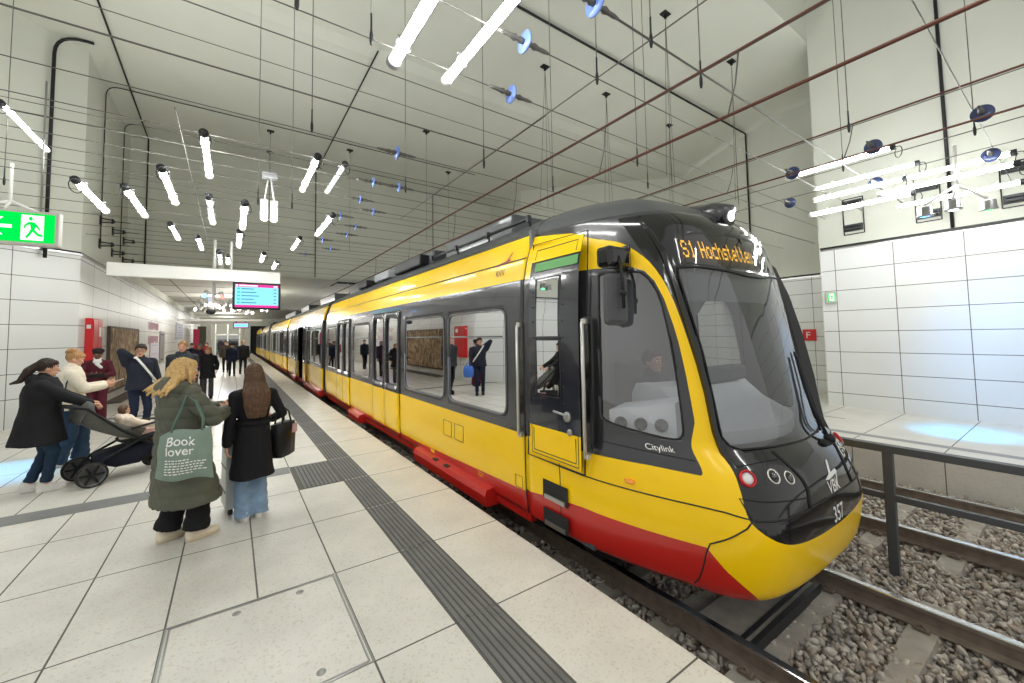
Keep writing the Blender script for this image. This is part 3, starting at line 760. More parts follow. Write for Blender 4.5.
# ---- straight body modules
WZ=(.99,2.14)
def module(y0,y1,windows,doors,step,name='body_module',opened=()):
    root=tram
    for side in (-1,1):
        S=Surf(); zs=[.07,.12,.17,.2,.25,.3,.38]+list(np.arange(.45,2.9,.07))+[2.9,2.97,3.03,3.09,3.14,3.18,3.21,3.24,3.262,3.275,3.285]
        ys=list(np.arange(y0,y1-step*.5,step))+[y1]
        for y in ys:
            for z in zs: S.P.append(V((XC+side*max(hwf(z),0.0),y,z))); S.A.append((y,z))
        n=len(zs)
        for i in range(len(ys)-1):
            for j in range(n-1): S.F.append([i*n+j,(i+1)*n+j,(i+1)*n+j+1,i*n+j+1]); S.Z.append(0)
        S.split(polyfield([(y0-1,.295 if y0<4 else .16),(6.2,.18),(y1+1,.16),(y1+1,.857),(y0-1,.857)] if y0<4 else [(y0-1,.17),(y1+1,.17),(y1+1,.857),(y0-1,.857)]),1)
        S.split(lambda A:A[:,1]-(.295-(A[:,0]-3.3)*.039 if y0<4 else .17) if False else A[:,1]-np.where(A[:,0]<6.3,.295-(A[:,0]-3.3)*.039,.178),2,only=[0,1])
        S.split(lambda A:np.maximum(2.43-A[:,1],A[:,1]-2.92),1,only=[0])
        S.split(lambda A:2.97-A[:,1],6,only=[0])
        for (a,b,c,d) in windows: S.split(rrect(a,b,c,d,.07),3,only=[0])
        for (a,b) in doors:
            S.split(rrect(a,b,.09,2.33,.03),8)
        mats=[M['black'],M['yellow'],M['red'],M['roof']]
        o=S.extract([0,1,2,6],name,mats,{0:0,1:1,2:2,6:3}); par(o); tag(o,None)
        md=o.modifiers.new('t','SOLIDIFY'); md.thickness=.04; md.offset=-1
        if windows: par(S.extract([3],'window_glass',[M['sideglass']],{},off=-.008))
        for (a,b,c,d) in windows:
            mb=MB(); x=XC+side*1.332
            for gr,m_ in ((.0,0),):
                pts=[]
                for k in range(41):
                    t=k/40*2*PI; ex=math.copysign(abs(math.cos(t))**.16,math.cos(t)); ez=math.copysign(abs(math.sin(t))**.16,math.sin(t))
                    zz=(c+d)/2+ez*(d-c)/2; pts.append((XC+side*(hwf(zz)+.001),(a+b)/2+ex*(b-a)/2,zz))
                mb.tube(pts,.012,6)
            if b-a>1.2: mb.tube([(x,a+.1,c+(d-c)*.74),(x,b-.1,c+(d-c)*.74)],.01,6)
            par(mb.build('window_frame',mat('window_frame_grey',rgb(96,98,102),.3,coat=.4)))
        for (a,b) in doors:
            if (a,b) in opened and side<0: 
                # leaves slid outside, doorway dark
                for ya,yb_ in ((a-.62,a-.02),(b+.02,b+.62)): leaf(ya,yb_,side,.06)
                continue
            m_=(a+b)/2; leaf(a+.012,m_-.006,side,.0); leaf(m_+.006,b-.012,side,.0)
            mb=MB(); outl2(mb,a,b,.09,2.33,side); par(mb.build('door_frame',M['blackmetal']))
def outl2(mb,a,b,c,d,side,w=.02):
    for z0,z1,ya,yb_ in ((d-w,d,a,b),(c,c+w,a,b)): mb.b2((XC+side*(hwf(z0)-.02),ya,z0),(XC+side*(hwf(z0)+.004),yb_,z1))
    for ya in (a,b-w):
        R=[[(XC+side*(hwf(z)-.02),ya,z),(XC+side*(hwf(z)+.004),ya,z),(XC+side*(hwf(z)+.004),ya+w,z),(XC+side*(hwf(z)-.02),ya+w,z)] for z in (c,.5,1.2,2.0,d)]
        mb.rings(R,0,True,False)
def leaf(a,b,side,off):
    S=Surf(); zs=[.1,.178,.3,.5,.7,.857,1.0,1.3,1.6,1.9,2.1,2.2,2.325]; ys=list(np.linspace(a,b,8))
    for y in ys:
        for z in zs: S.P.append(V((XC+side*(hwf(z)+off-.006),y,z))); S.A.append((y,z))
    n=len(zs)
    for i in range(len(ys)-1):
        for j in range(n-1): S.F.append([i*n+j,(i+1)*n+j,(i+1)*n+j+1,i*n+j+1]); S.Z.append(0)
    S.split(lambda A:A[:,1]-.857,1); S.split(lambda A:A[:,1]-.178,2); S.split(rrect(a+.07,b-.07,.98,2.22,.06),3,only=[0])
    d=par(S.extract([0,1,2],'door_leaf',[M['black'],M['yellow'],M['red']],{0:0,1:1,2:2}))
    md=d.modifiers.new('t','SOLIDIFY'); md.thickness=.03; md.offset=-1
    g=S.extract([3],'door_glass',[M['sideglass']],{},off=-.006); g.parent=d
    mb=MB(); y=(a if off==0 and False else b)-.03
    for yy in (a+.004,b-.004): mb.tube([(XC+side*(hwf(z)+off+.002),yy,z) for z in (.12,.6,1.2,2.0,2.3)],.007,6)
    e=mb.build('door_edge',M['rubber']); e.parent=d
W1=[(5.17,6.72),(8.88,10.3),(12.3,13.5)]
module(YSE,13.8,[(3.62,5.03,*WZ)]+[(a,b,*WZ) for a,b in W1],[(6.98,8.62),(10.62,12.1)],.07)
module(14.4,24.2,[(14.6,15.9,*WZ),(16.1,17.5,*WZ),(20.9,22.3,*WZ),(22.5,23.9,*WZ)],[(18.2,20.3)],.14,opened=[(18.2,20.3)])
module(24.8,36.6,[(25.0,26.4,*WZ),(28.6,30.0,*WZ),(30.2,31.6,*WZ),(33.4,34.8,*WZ)],[(26.7,28.3),(31.8,33.2)],.25)
for y0,y1 in ((13.8,14.4),(24.2,24.8)):
    mb=MB(); R=[]
    n=13
    for k in range(n):
        y=y0-.02+(y1-y0+.04)*k/(n-1); ins=.06 if k%2 else .02
        R.append([(XC+s*(hwf(z)-ins),y,z) for s,z in [(-1,.15),(-1,1),(-1,2),(-1,2.6),(-1,2.95),(-1,3.12),(1,3.12),(1,2.95),(1,2.6),(1,2),(1,1),(1,.15)]])
    mb.rings(R,0,True,False); par(mb.build('gangway_bellows',M['rubber']))
# far cab end of this unit and the front of the coupled unit
def simple_nose(y,d):
    R=[]
    for k,(dy,s,zt) in enumerate([(0,1,3.28),(.5,.99,3.25),(.9,.93,3.1),(1.2,.82,2.6),(1.35,.7,1.2),(1.36,.62,.5)]):
        hw=1.33*s; R.append([(XC-hw,y+d*dy,.1),(XC-hw,y+d*dy,min(2.4,zt)),(XC-hw*.85,y+d*dy,zt*.96),(XC,y+d*dy,zt),(XC+hw*.85,y+d*dy,zt*.96),(XC+hw,y+d*dy,min(2.4,zt)),(XC+hw,y+d*dy,.1)])
    mb=MB(); mb.rings(R,0,True,True); return mb
par(simple_nose(36.4,1).build('rear_cab',M['black']))
mb=MB(); mb.b2((XC-1.34,36.9,.16),(XC-1.0,37.7,.85)); par(mb.build('rear_cab_side',M['yellow']))
# cab rear: first passenger wall, interior floor, seats, partition
mb=MB(); mb.b2((XC-1.26,2.45,.05),(XC+1.26,36.5,.09)); par(mb.build('saloon_floor',M['interior']))
mb=MB(); mb.b2((XC-1.22,3.27,.1),(XC+1.22,3.31,2.95)); par(mb.build('cab_bulkhead',mat('bulkhead',rgb(110,112,114),.6)))
mb=MB(); mb.b2((XC-1.15,3.35,2.45),(XC+1.15,36.5,2.5)); par(mb.build('saloon_ceiling',mat('saloon_ceiling',rgb(170,170,168),.6)))
mb=MB()
def seat_mb(x,y,d):
    m=MB(); m.box((x,y,.55),(.44,.44,.09),0,bev=.03); m.box((x,y+d*.22,.92),(.44,.08,.72),0,bev=.03); m.box((x,y,.3),(.1,.3,.42),1); m.tube([(x-.2,y+d*.25,1.25),(x,y+d*.25,1.32),(x+.2,y+d*.25,1.25)],.014,6,2)
    return m
for y,d in ((4.0,-1),(4.9,1),(5.5,-1),(6.4,1),(9.1,-1),(10.0,1),(12.5,-1),(13.3,1)):
    for x in (XC-.98,XC-.5,XC+.5,XC+.98):
        par(seat_mb(x,y,d).build('seat',[mat('seat_fabric',rgb(60,66,92),.8),M['darkmetal'],M['yellow']]))
for y in (7.0,8.6,10.6,12.1):
    mb=MB(); mb.tube([(XC-.72,y,.1),(XC-.72,y,2.45)],.017,8); par(mb.build('grab_pole',M['steel']))

# cab interior: console, dashboard, driver's seat
mb=MB()
# side console with sloped top and three round air vents (left side)
def loftx(mb,prof,x0,x1,m=0): mb.rings([[(x,y,z) for y,z in prof] for x in (x0,x1)],m,True,False)
mb.add([(XC-1.16,2.33,1.0),(XC-.93,1.86,1.0),(XC-.72,1.9,1.0),(XC-.9,2.4,1.0),(XC-1.17,2.33,1.22),(XC-.92,1.88,1.30),(XC-.70,1.9,1.34),(XC-.88,2.4,1.24)],[(0,1,2,3),(4,5,6,7),(0,1,5,4),(1,2,6,5),(2,3,7,6),(3,0,4,7)])
cns=par(mb.build('side_console',mat('console_white',rgb(228,232,234),.5)))
for t in (.18,.48,.78):
    p=V((XC-1.168,2.33,1.12)).lerp(V((XC-.932,1.86,1.13)),t); n=V((-.89,-.45,0.0)).normalized()
    m2=MB(); m2.lathe([(.05,-.005),(.05,.008),(.042,.010),(.038,.004),(.004,.004)],p,axis=n,n=20); m2.build('air_vent',M['interior'],cns)
mb=MB(); prof=[(1.50,.98),(1.50,1.08),(1.75,1.2),(1.95,1.38),(2.2,1.40),(2.25,1.3),(2.25,.7)]
R=[]
for x,k in ((-.72,.20),(-.5,.1),(-.25,.03),(0,0),(.25,.03),(.5,.1),(.72,.2)): R.append([(XC+x,y+k,z) for y,z in prof])
mb.rings(R,0,True,False); db=par(mb.build('dashboard',M['dash']))
mb=MB(); mb.box((XC-.05,2.03,1.46),(.9,.16,.14),0,bev=.03); mb.build('instrument_hood',mat('dash_dark',rgb(92,94,96),.6),db)
mb=MB()
mb.box((XC-.05,2.75,.75),(.5,.48,.12),0,bev=.04); mb.box((XC-.05,3.0,1.15),(.48,.1,.8),0,bev=.04); mb.box((XC-.05,2.78,.4),(.2,.2,.6),0)
par(mb.build('driver_seat',M['interior']))
mb=MB(); mb.b2((XC-.62,3.22,1.1),(XC-.15,3.26,2.3)); par(mb.build('cab_cabinet',mat('cab_cabinet',rgb(120,118,114),.6)))
# glowing panel added under the cab roof to brighten the interior
mb=MB(); mb.box((XC,2.6,2.60),(.7,.16,.03),0,bev=.008); cl_=par(mb.build('cab_fill_lamp',M['white']))
mb=MB(); mb.b2((XC-.32,2.54,2.578),(XC+.32,2.66,2.583)); mb.build('fill_panel',emis('cab_fill_glow',(1,1,1,1),9),cl_)
# sun blind
mb=MB(); R=[[npx(x,z)+V((0,.05,0)) for z in (2.1,2.39)] for x in np.linspace(-.82,.82,16)]
mb.rings(R,0,False,True,False); par(mb.build('sun_blind',mat('blind',rgb(120,122,122),.8)))

# ---- platform-side details
XS=XC-1.33
def sidex(z,off=0): return XC-hwf(z)-off
# driver door
mb=MB(); 
R=[[(sidex(z,.004),y,z) for z in np.linspace(.70,2.74,20)] for y in (2.5,3.2)]
mb.rings(R,0,False,False,False)
dd=par(mb.build('cab_door',mat('door_dark',rgb(38,40,48),.16,coat=.9)))
def strip(mb,y0,y1,z0,z1,off,m=0,n=6):
    mb.rings([[(sidex(z,off),y,z) for z in np.linspace(z0,z1,n)] for y in (y0,y1)],m,False,False,False)
mb=MB(); strip(mb,2.5,3.2,.70,.985,.008); strip(mb,2.5,3.2,2.58,2.74,.008); mb.build('door_panel',M['yellow'],dd)
mb=MB(); 
for a,b,c,d in ((2.5,3.2,.70,.985),):
    mb.tube([(sidex(z,.009),y,z) for y,z in ((a+.03,d),(a+.03,c+.02),(b-.03,c+.02),(b-.03,d))],.004,5)
mb.tube([(sidex(z,.009),y,z) for y,z in ((2.56,.96),(2.56,.75),(3.14,.75),(3.14,.96))],.004,5)
mb.tube([(sidex(z,.009),y,z) for y,z in ((2.46,.68),(2.46,2.76),(3.24,2.78),(3.24,.68),(2.46,.68))],.007,5)
mb.tube([(sidex(z,.009),y,z) for y,z in ((2.56,2.6),(2.56,2.70),(3.14,2.70),(3.14,2.6))],.004,5)
mb.build('door_seal',M['rubber'],dd)
mb=MB(); strip(mb,2.52,3.12,2.475,2.56,.011); mb.build('green_strip',M['green'],dd)
mb=MB(); strip(mb,2.76,3.07,1.84,2.38,.010); mb.build('door_glass',M['sideglass'],dd)
mb=MB(); strip(mb,2.76,3.07,1.30,1.80,.010); mb.build('door_glass',M['sideglass'],dd)
mb=MB()
for z in np.linspace(1.24,2.42,9):
    for y in (2.70,3.13): mb.lathe([(.008,0),(.008,.004),(.003,.006)],(sidex(z,.006),y,z),axis=(-1,0,0),n=8)
mb.tube([(sidex(z,.010),y,z) for y,z in ((2.74,1.28),(2.74,2.4),(3.09,2.4),(3.09,1.28),(2.74,1.28))],.006,5)
mb.tube([(sidex(1.82,.010),2.74,1.82),(sidex(1.82,.010),3.09,1.82)],.012,5)
mb.build('window_trim',M['darkmetal'],dd)
mb=MB(); mb.lathe([(.045,0),(.045,.012),(.03,.016)],(sidex(1.13,.006),2.66,1.13),axis=(-1,0,0),n=16); mb.tube([(sidex(1.15,.04),2.66,1.15),(sidex(1.15,.045),2.80,1.165)],.011,8); mb.tube([(sidex(1.15,.0),2.66,1.15),(sidex(1.15,.045),2.66,1.15)],.011,8)
mb.build('door_handle',M['steel'],dd)
mb=MB(); mb.lathe([(.03,0),(.03,.01),(.015,.014)],(sidex(1.0,.006),2.63,1.0),axis=(-1,0,0),n=14); mb.build('door_lock',M['steel'],dd)
# grab rails
for y in (3.34,2.41):
    mb=MB(); x=sidex(1.4,.05)
    mb.tube([(x+.05,y,.86),(x,y,.86),(x,y,1.95),(x+.05,y,1.95)],.016,10); mb.box((x+.03,y,.85),(.05,.05,.05),0,bev=.01); mb.box((x+.03,y,1.96),(.05,.05,.05),0,bev=.01)
    par(mb.build('grab_rail',mat('rail_light',rgb(205,203,198),.3,.8)))
    mb=MB(); strip(mb,y-.045,y+.045,.9,2.0,.003); par(mb.build('rail_recess',M['gloss']))
# step recesses
for z0,z1,y0,y1 in ((.33,.50,2.69,3.03),(.09,.24,2.69,3.03)):
    mb=MB(); x=sidex(.4,.003); mb.b2((x,y0,z0),(x+.004,y1,z1),0,); st=par(mb.build('step_recess',M['rubber']))
    mb=MB(); mb.b2((x-.012,y0+.03,z0+.005),(x+.02,y1-.03,z0+.045),0); mb.build('step_tread',M['steel'],st)
# red sliding-step box along the skirt
mb=MB(); prof=[(sidex(.1,.0),.14),(sidex(.1,.10),.12),(sidex(.1,.12),.06),(sidex(.1,.10),-.06),(sidex(.1,-.1),-.06)]
mb.rings([[(x,y,z) for x,z in prof] for y in (3.95,6.1)],0,True,False)
sb=par(mb.build('sliding_step_box',M['red']))
mb=MB(); 
for y in (5.0,5.35): mb.box((sidex(.1,.08),y,.125),(.05,.12,.02),0)
mb.build('latch',M['rubber'],sb)
for a,b in ((9.4,10.4),(14.6,17.8),(20.6,22)):
    mb=MB(); mb.rings([[(x,y,z) for x,z in prof] for y in (a,b)],0,True,False); par(mb.build('sliding_step_box',M['red']))
# red bogie skirts under
mb=MB(); mb.b2((XC-1.27,3.3,-.02),(XC-1.2,13.7,.1)); mb.b2((XC-1.27,14.5,-.02),(XC-1.2,24.1,.1)); mb.b2((XC-1.27,25,-.02),(XC-1.2,36.4,.1)); par(mb.build('lower_skirt',M['red']))
for y in (2.9,4.7,12.2,14.9,23.5,25.6):
    mb=MB()
    for s in (-1,1): mb.lathe([(.30,-.06),(.30,.05),(.27,.06),(.1,.05),(.08,.09),(0,.09)],(XC+s*.7525,y,ZR+.30),axis=(s,0,0),n=28)
    mb.tube([(XC-.7,y,ZR+.3),(XC+.7,y,ZR+.3)],.08,12); par(mb.build('wheelset',M['darkmetal']))
# small markings
def side_text(t,size,y,z,name,m,sx=1,off=.006):
    fr_=frame((sidex(z,off),y,z),(0,-1,0),(0,0,1)); o=text_obj(t,size,m,name,fr_,extr=0,sx=sx); return par(o)
side_text('357',.115,4.28,.19,'number',M['yellow'],.8)
side_text('KVV',.10,3.86,2.52,'operator_logo',mat('logo_brown',rgb(120,60,40),.4),1)
mb=MB()
for poly in ([(3.92,2.66),(3.62,2.70),(3.62,2.675),(3.88,2.64)],[(3.70,2.69),(3.62,2.775),(3.60,2.775),(3.66,2.69)]): mb.add([(sidex(z,.006),y,z) for y,z in poly],[tuple(range(len(poly)))])
par(mb.build('operator_logo',mat('logo_red',rgb(150,30,40),.4)))
side_text('Citylink',.085,1.96,.93,'maker_script',M['white'],1.0) if False else None
me=text_mesh('Citylink',.075,M['white'],'maker_script',extr=0); 
for v in me.vertices:
    x,y=v.co.x+v.co.y*.25,v.co.y; v.co=npx(-1.135+x*.33,.965+y*.8,.006)
o=bpy.data.objects.new('maker_script',me); COL.objects.link(o); par(o)
for a,b in ((4.62,4.86),(4.95,5.19)):
    mb=MB(); mb.tube([(sidex(z,.002),y,z) for y,z in ((a,.50),(a,.70),(b,.70),(b,.50),(a,.50))],.004,5); par(mb.build('service_flap',mat('flap_line',rgb(120,96,20),.6)))
mb=MB(); mb.tube([(sidex(z,.002),y,z) for y,z in ((3.36,.30),(3.36,.42),(3.48,.42),(3.48,.30),(3.36,.30))],.003,5); par(mb.build('service_flap',mat('flap_line',rgb(120,96,20),.6)))
mb=MB(); strip(mb,5.55,5.68,.15,.20,.004,n=2); par(mb.build('warning_label',mat('label_yellow',rgb(250,220,40),.5)))
# seams on the body
for y in (YSE,):
    mb=MB(); mb.tube([(sidex(z,.001),y,z) for z in (.08,.3,.6,1.2,2,2.4,2.6,2.9,3.05,3.16)],.007,6); par(mb.build('panel_gap',M['rubber']))
mb=MB(); mb.tube([(sidex(2.66,.001),YSE+.02,2.66),(sidex(2.66,.001),13.75,2.66)],.007,6); mb.tube([(sidex(2.66,.001),14.4,2.66),(sidex(2.66,.001),24.1,2.66)],.007,6); par(mb.build('panel_gap',M['darkmetal']))
# amber side marker on the cab flank
p=npx(-1.215,.73,.0) ; mb=MB(); mb.ell(p+V((0,0,-.02)),(.03,.05,.02)); par(mb.build('side_marker',mat('amber_lens',rgb(250,150,50),.2,coat=1)))
# mirrors
for sg in (-1,1):
    p=npx(sg*1.10,2.47,0)
    mb=MB(); mb.box(p+V((sg*.13,-.05,.0)),(.26,.16,.17),0,bev=.035); mb.box(p+V((sg*.0,-.0,.0)),(.05,.22,.22),0,bev=.02); mr=par(mb.build('mirror_camera_box',M['gloss']))
    q=p+V((sg*.16,-.08,-.34))
    mb=MB(); mb.box(q,(.20,.09,.42),0,Matrix.Rotation(sg*.35,3,'Z'),bev=.04); mb.build('mirror_head',mat('mirror_shell',rgb(72,73,76),.5),mr)
    mb=MB(); mb.tube([p+V((sg*.16,-.12,.0)),p+V((sg*.165,-.16,-.15)),p+V((sg*.165,-.17,-.42))],.014,8); mb.ell(p+V((sg*.165,-.17,-.3)),(.03,.025,.025)); mb.build('mirror_arm',M['blackmetal'],mr)
# roof equipment
def roofbox(y0,y1,x,wd,h,m=None,name='roof_unit'):
    mb=MB(); mb.b2((XC+x-wd/2,y0,3.14),(XC+x+wd/2,y1,3.14+h),0,bev=.03); par(mb.build(name,m or M['roof']))
roofbox(4.2,6.2,0,1.6,.30); roofbox(6.6,9.2,0,1.7,.26); roofbox(10.5,13.2,0,1.5,.33); roofbox(15.2,18,0,1.6,.30); roofbox(21,23.5,0,1.6,.3); roofbox(26,31,0,1.6,.3)
for y0,y1 in ((3.6,6.3),):
    mb=MB(); x=XC-.98; mb.tube([(x,y0,3.19),(x,y1,3.19)],.02,8)
    for y in ar(y0,y1,.9): mb.tube([(x,y,3.08),(x,y,3.20)],.015,6); mb.box((x-.02,y,3.18),(.05,.04,.08))
    par(mb.build('roof_rail',M['darkmetal']))
roofbox(6.8,8.2,-.8,.45,.20,M['blackmetal']); roofbox(8.6,9.6,-.8,.45,.18,M['seatgrey']); roofbox(10.4,11.2,-.8,.4,.17,M['blackmetal'])
# pantograph (raised, further back)
mb=MB(); y=15.6
mb.tube([(XC-.35,y,3.3),(XC-.3,y-1.1,3.62)],.025,8); mb.tube([(XC+.35,y,3.3),(XC+.3,y-1.1,3.62)],.025,8)
mb.tube([(XC-.3,y-1.1,3.62),(XC-.28,y,3.86)],.018,8); mb.tube([(XC+.3,y-1.1,3.62),(XC+.28,y,3.86)],.018,8)
for d in (-.12,.12): mb.tube([(XC-.85,y+d,3.74),(XC-.65,y+d,3.87),(XC+.65,y+d,3.87),(XC+.85,y+d,3.74)],.018,8)
par(mb.build('pantograph',M['blackmetal']))

# second coupled unit, far down the platform
t1=tram
tram=empty('tram',(XC,45,ZR),0,'second yellow and black tram unit coupled far behind the first, near the tunnel','tram')
module(39.45,47.5,[(39.6,41,*WZ),(43.2,44.6,*WZ),(44.8,46.8,*WZ)],[(41.3,42.9)],.4)
module(48,58,[(48.3,50,*WZ),(52.6,54.4,*WZ),(55,57,*WZ)],[(50.4,52.2)],.5)
mb=simple_nose(39.45,-1); par(mb.build('front_cab',M['black']))
mb=MB(); mb.b2((XC-1.34,38.4,.16),(XC-.9,39.3,.85),0,bev=.02); par(mb.build('bumper',M['yellow']))
mb=MB(); mb.b2((XC-1.3,47.5,.15),(XC+1.3,48,3.1)); par(mb.build('gangway_bellows',M['rubber']))
tram=t1
# ================================================================== fluorescent tubes
M['sleeve']=glass_mat('acrylic_sleeve',(.93,.95,.95,1),.05,.05)
M['tubeoffglow']=emis('tube_off_glow',(1,.99,.97,1),2.2)  # weak glow put into tubes that are switched off, so they look white
def fluo(x,y0,y1,z,label,lit=True,r=.044,group='fluorescent tubes slung in the wire net',loop=1):
    L=abs(y1-y0); o=empty('fluorescent_tube',(x,(y0+y1)/2,z),0,label,'tube light',group)
    mb=MB(); mb.tube([(0,-L/2+.05,0),(0,L/2-.05,0)],r*.8,12); mb.build('lamp',M['tube'] if lit else M['tubeoffglow'],o)
    mb=MB(); mb.tube([(0,-L/2,0),(0,L/2,0)],r,16,cap=False); mb.build('acrylic_sleeve',M['sleeve'],o,fix=False)
    for s in (-1,1):
        mb=MB(); mb.tube([(0,s*(L/2-.03),0),(0,s*(L/2+.03),0)],r*1.12,16); mb.build('end_cap',(M['seatgrey'] if r>.055 else M['darkmetal']) if s<0 or r>.055 else M['white'],o)
    for s in (-.62,.62):
        mb=MB(); mb.tube([(-.05,s*L/2,r+.02),(0,s*L/2,r+.015),(.05,s*L/2,r+.02)],.01,6); mb.tube([(r*1.15*math.cos(a),s*L/2,r*1.15*math.sin(a)) for a in np.linspace(0,2*PI,13)],.006,5); mb.build('wire_clip',M['steel'],o)
    if loop:
        mb=MB(); rr=.09; c=V((.0,-L/2-.03,0)); pts=[c]
        for k in range(13):
            a=PI/2+2*PI*k/12*.92; pts.append(V((.02+rr*math.cos(a)*.6,-L/2-.06+rr*.6*math.cos(a),-rr+rr*math.sin(a))))
        mb.tube(pts,.006,6); mb.build('cable_loop',M['blackmetal'],o)
    return o
TL=[(-1.67,7.26,8.76,3.92,1,'lit white tube light left of the standing pipe, leftmost of the row over the platform'),
(-1.21,7.26,8.76,3.92,1,'lit tube light second from the left, just left of the long vertical cable'),
(-.75,6.42,7.92,3.98,1,'lit tube light hanging right of the long vertical cable'),
(-.32,5.95,7.45,4.34,1,'bright lit tube light hanging highest over the middle of the left platform'),
(.955,6.1,7.6,4.42,1,'lit tube light just left of the unlit slanting tube'),
(1.50,6.95,8.45,4.75,0,'dim unlit tube light right of its lit twin, with a cable loop'),
(-1.08,10.64,12.14,4.25,1,'small lit tube light above the beam, nearest to the left wall brackets'),
(-.68,11.45,12.95,4.2,1,'small lit tube light in the back row, second from the left'),
(-.30,6.85,8.35,3.84,0,'dim unlit tube light hanging over the platform above the burgundy uniform'),
(.115,6.54,8.04,3.73,1,'lit tube light pointing straight at us above the departure screen'),
(1.36,7.18,8.68,3.92,1,'lit tube light low beside the row of blue insulators'),
(1.39,11.4,12.9,4.42,1,'small lit tube light right of the departure screen, back row'),
(.09,9.15,10.65,3.92,1,'small lit tube light directly behind the bigger one facing us'),
(-.24,9.78,11.28,3.6,0,'small dim tube light above the white beam'),
(-.12,12.2,13.4,3.95,1,'tiny lit tube light just above the left end of the departure screen'),
(.62,11.6,12.8,3.98,1,'tiny lit tube light above the middle of the departure screen'),
(.95,12.2,13.4,3.9,1,'tiny lit tube light above the right end of the departure screen'),
(-2.9,9.1,10.9,5.45,1,'lit tube light cut by the left edge of the picture'),
]
for x,a,b,z,l,lab in TL: fluo(x,a,b,z,lab,bool(l))
fluo(1.235,2.3,3.68,4.5,'big bright tube light at the top edge, left of the two nearest',True,.06)
fluo(1.78,1.9,3.65,4.5,'big tube light at the top edge, right of the nearest two, cable loop below',True,.05)
for x,a,b,z,lab in [(8.76,1.67,3.17,4.79,'violet-white tube light highest and leftmost over the right-hand track'),(9.92,1.59,3.09,4.77,'white tube light second from the top in the right-hand cluster'),
 (9.74,.52,2.02,4.50,'white tube light upper right in the right-hand cluster, under the dark disc'),(9.25,.47,1.97,4.20,'white tube light running just below the upper right one'),
 (9.69,1.63,3.13,4.20,'lowest left tube light of the right-hand cluster'),(10.6,.49,1.99,4.22,'lowest right tube light of the right-hand cluster, behind the coloured spots'),(9.55,1.7,3.0,4.45,'short tube light in the middle of the right-hand cluster')]:
    fluo(x,a,b,z,lab,True,group='fluorescent tubes over the right-hand track')
# more tubes of the same net right behind the camera light the near platform
for i,(x,y) in enumerate([(-2.4,1.5),(0.2,-1.2),(-1.2,-2.0),(2.2,-1.6),(3.4,-.8),(-3.8,3.4),(5.2,-1.5)]):
    fluo(x,y-.75,y+.75,4.6,'lit tube light behind the viewer, outside the picture, over the near platform',True,.05)

for i,(x,y) in enumerate([(9.3,6.4),(9.9,7.6),(8.8,8.4),(10.5,9.2),(7.0,10.8)]):  # unseen tubes, added to brighten the set-back wall
    fluo(x,y-.75,y+.75,4.2,'added tube light over the far platform, hidden behind the tram roof, %s'%['nearest','second','third','fourth','farthest'][i],True,.05,group='added tube lights behind the tram')
# ================================================================== wire net
def wire(name,pts,r,m,label,cat='wire',group=None,n=6):
    mb=MB(); mb.tube(pts,r,n); return tag(mb.build(name,m),label,cat,group)
ordn=['nearest','second','third','fourth','fifth','sixth','seventh','eighth','ninth','tenth','eleventh','twelfth','thirteenth','fourteenth','fifteenth','sixteenth','seventeenth','eighteenth','nineteenth','twentieth','twenty-first','twenty-second','twenty-third']
YW=[.70,2.2,2.87,3.61,4.01,4.86,5.74,6.55,7.07,7.63,8.12,8.74,9.46,10.2,11.1,12.06,13.2,14.4,15.7,17.1,18.5]
for i,y in enumerate(YW):
    x1=12.1 if y<3.7 else 15.5 if y<10 else 12
    x0=XL if y>14.2 else -8.5
    thick=.010 if y in (4.86,7.07,2.2) else .006
    wire('cross_wire',[(x0,y,4.6),((x0+x1)/2,y,4.585),(x1,y,4.6)],thick,M['wire'],'thin grey cross wire of the lighting net, %s from the viewer'%ordn[i],'wire','cross wires spanning the hall')
for i,y in enumerate([5.6,8.4,11.3,14.9,15.72,17.12,18.62]):
    wire('upper_cross_wire',[(XL if y>14 else -8.5,y,5.27),(12,y,5.27)],.0055,M['wire'],'grey upper cross wire above the lighting net, %s from the viewer'%ordn[i],'wire','upper cross wires')
for x,y0,y1,z,lab in [(3.18,.5,9,4.6,'thin wire running along the hall above the tram cab'),(6.85,-1,8,4.6,'thin lengthwise wire high above the empty track'),(8.46,-1,6,4.6,'thin lengthwise wire above the far platform edge'),(-.6,6,14,4.6,'thin lengthwise wire above the left platform'),(9.13,-1,5,4.5,'thin lengthwise wire carrying the right-hand tube lights')]:
    wire('lengthwise_wire',[(x,y0,z),(x,y1,z)],.007,M['wire'],lab)
# nodes and drop wires
DW=[(.373,3.394,9.3,4.5),(.79,5.5,9.3,4.55),(3.08,5.08,9.3,4.45),(3.18,2.2,9.3,4.6),(4.02,2.2,12.2,4.5),(3.17,2.87,12.2,4.6),(.9,8.56,9.3,4.4),(.35,8.6,9.3,4.4),(-3.9,9.5,9.3,4.6),(-3.2,10.3,9.3,4.6),(6.83,1.72,12.2,4.6),(8.46,2.24,12.2,4.6),(8.46,.77,12.2,4.6),(2.6,7.1,9.3,4.6),(4.9,5.6,9.3,4.6),(1.0,3.6,12.2,4.6),(5.3,4.0,9.3,4.6),(6.3,4.54,9.3,4.6)]
for i,(x,y,a,b) in enumerate(DW):
    d=empty('drop_wire',(x,y,b),0,'thin steel drop wire hanging from the ceiling, %s of its kind'%(ordn[i] if i<23 else ''),'wire','drop wires from the ceiling')
    mb=MB(); mb.tube([(0,0,0),(0,0,a-b)],.006,5); mb.build('strand',M['wire'],d)
    mb=MB(); mb.lathe([(.010,-.08),(.017,-.04),(.017,.02),(.010,.06),(.009,.22)],(0,0,0),n=10); mb.build('turnbuckle',M['darkmetal'],d)
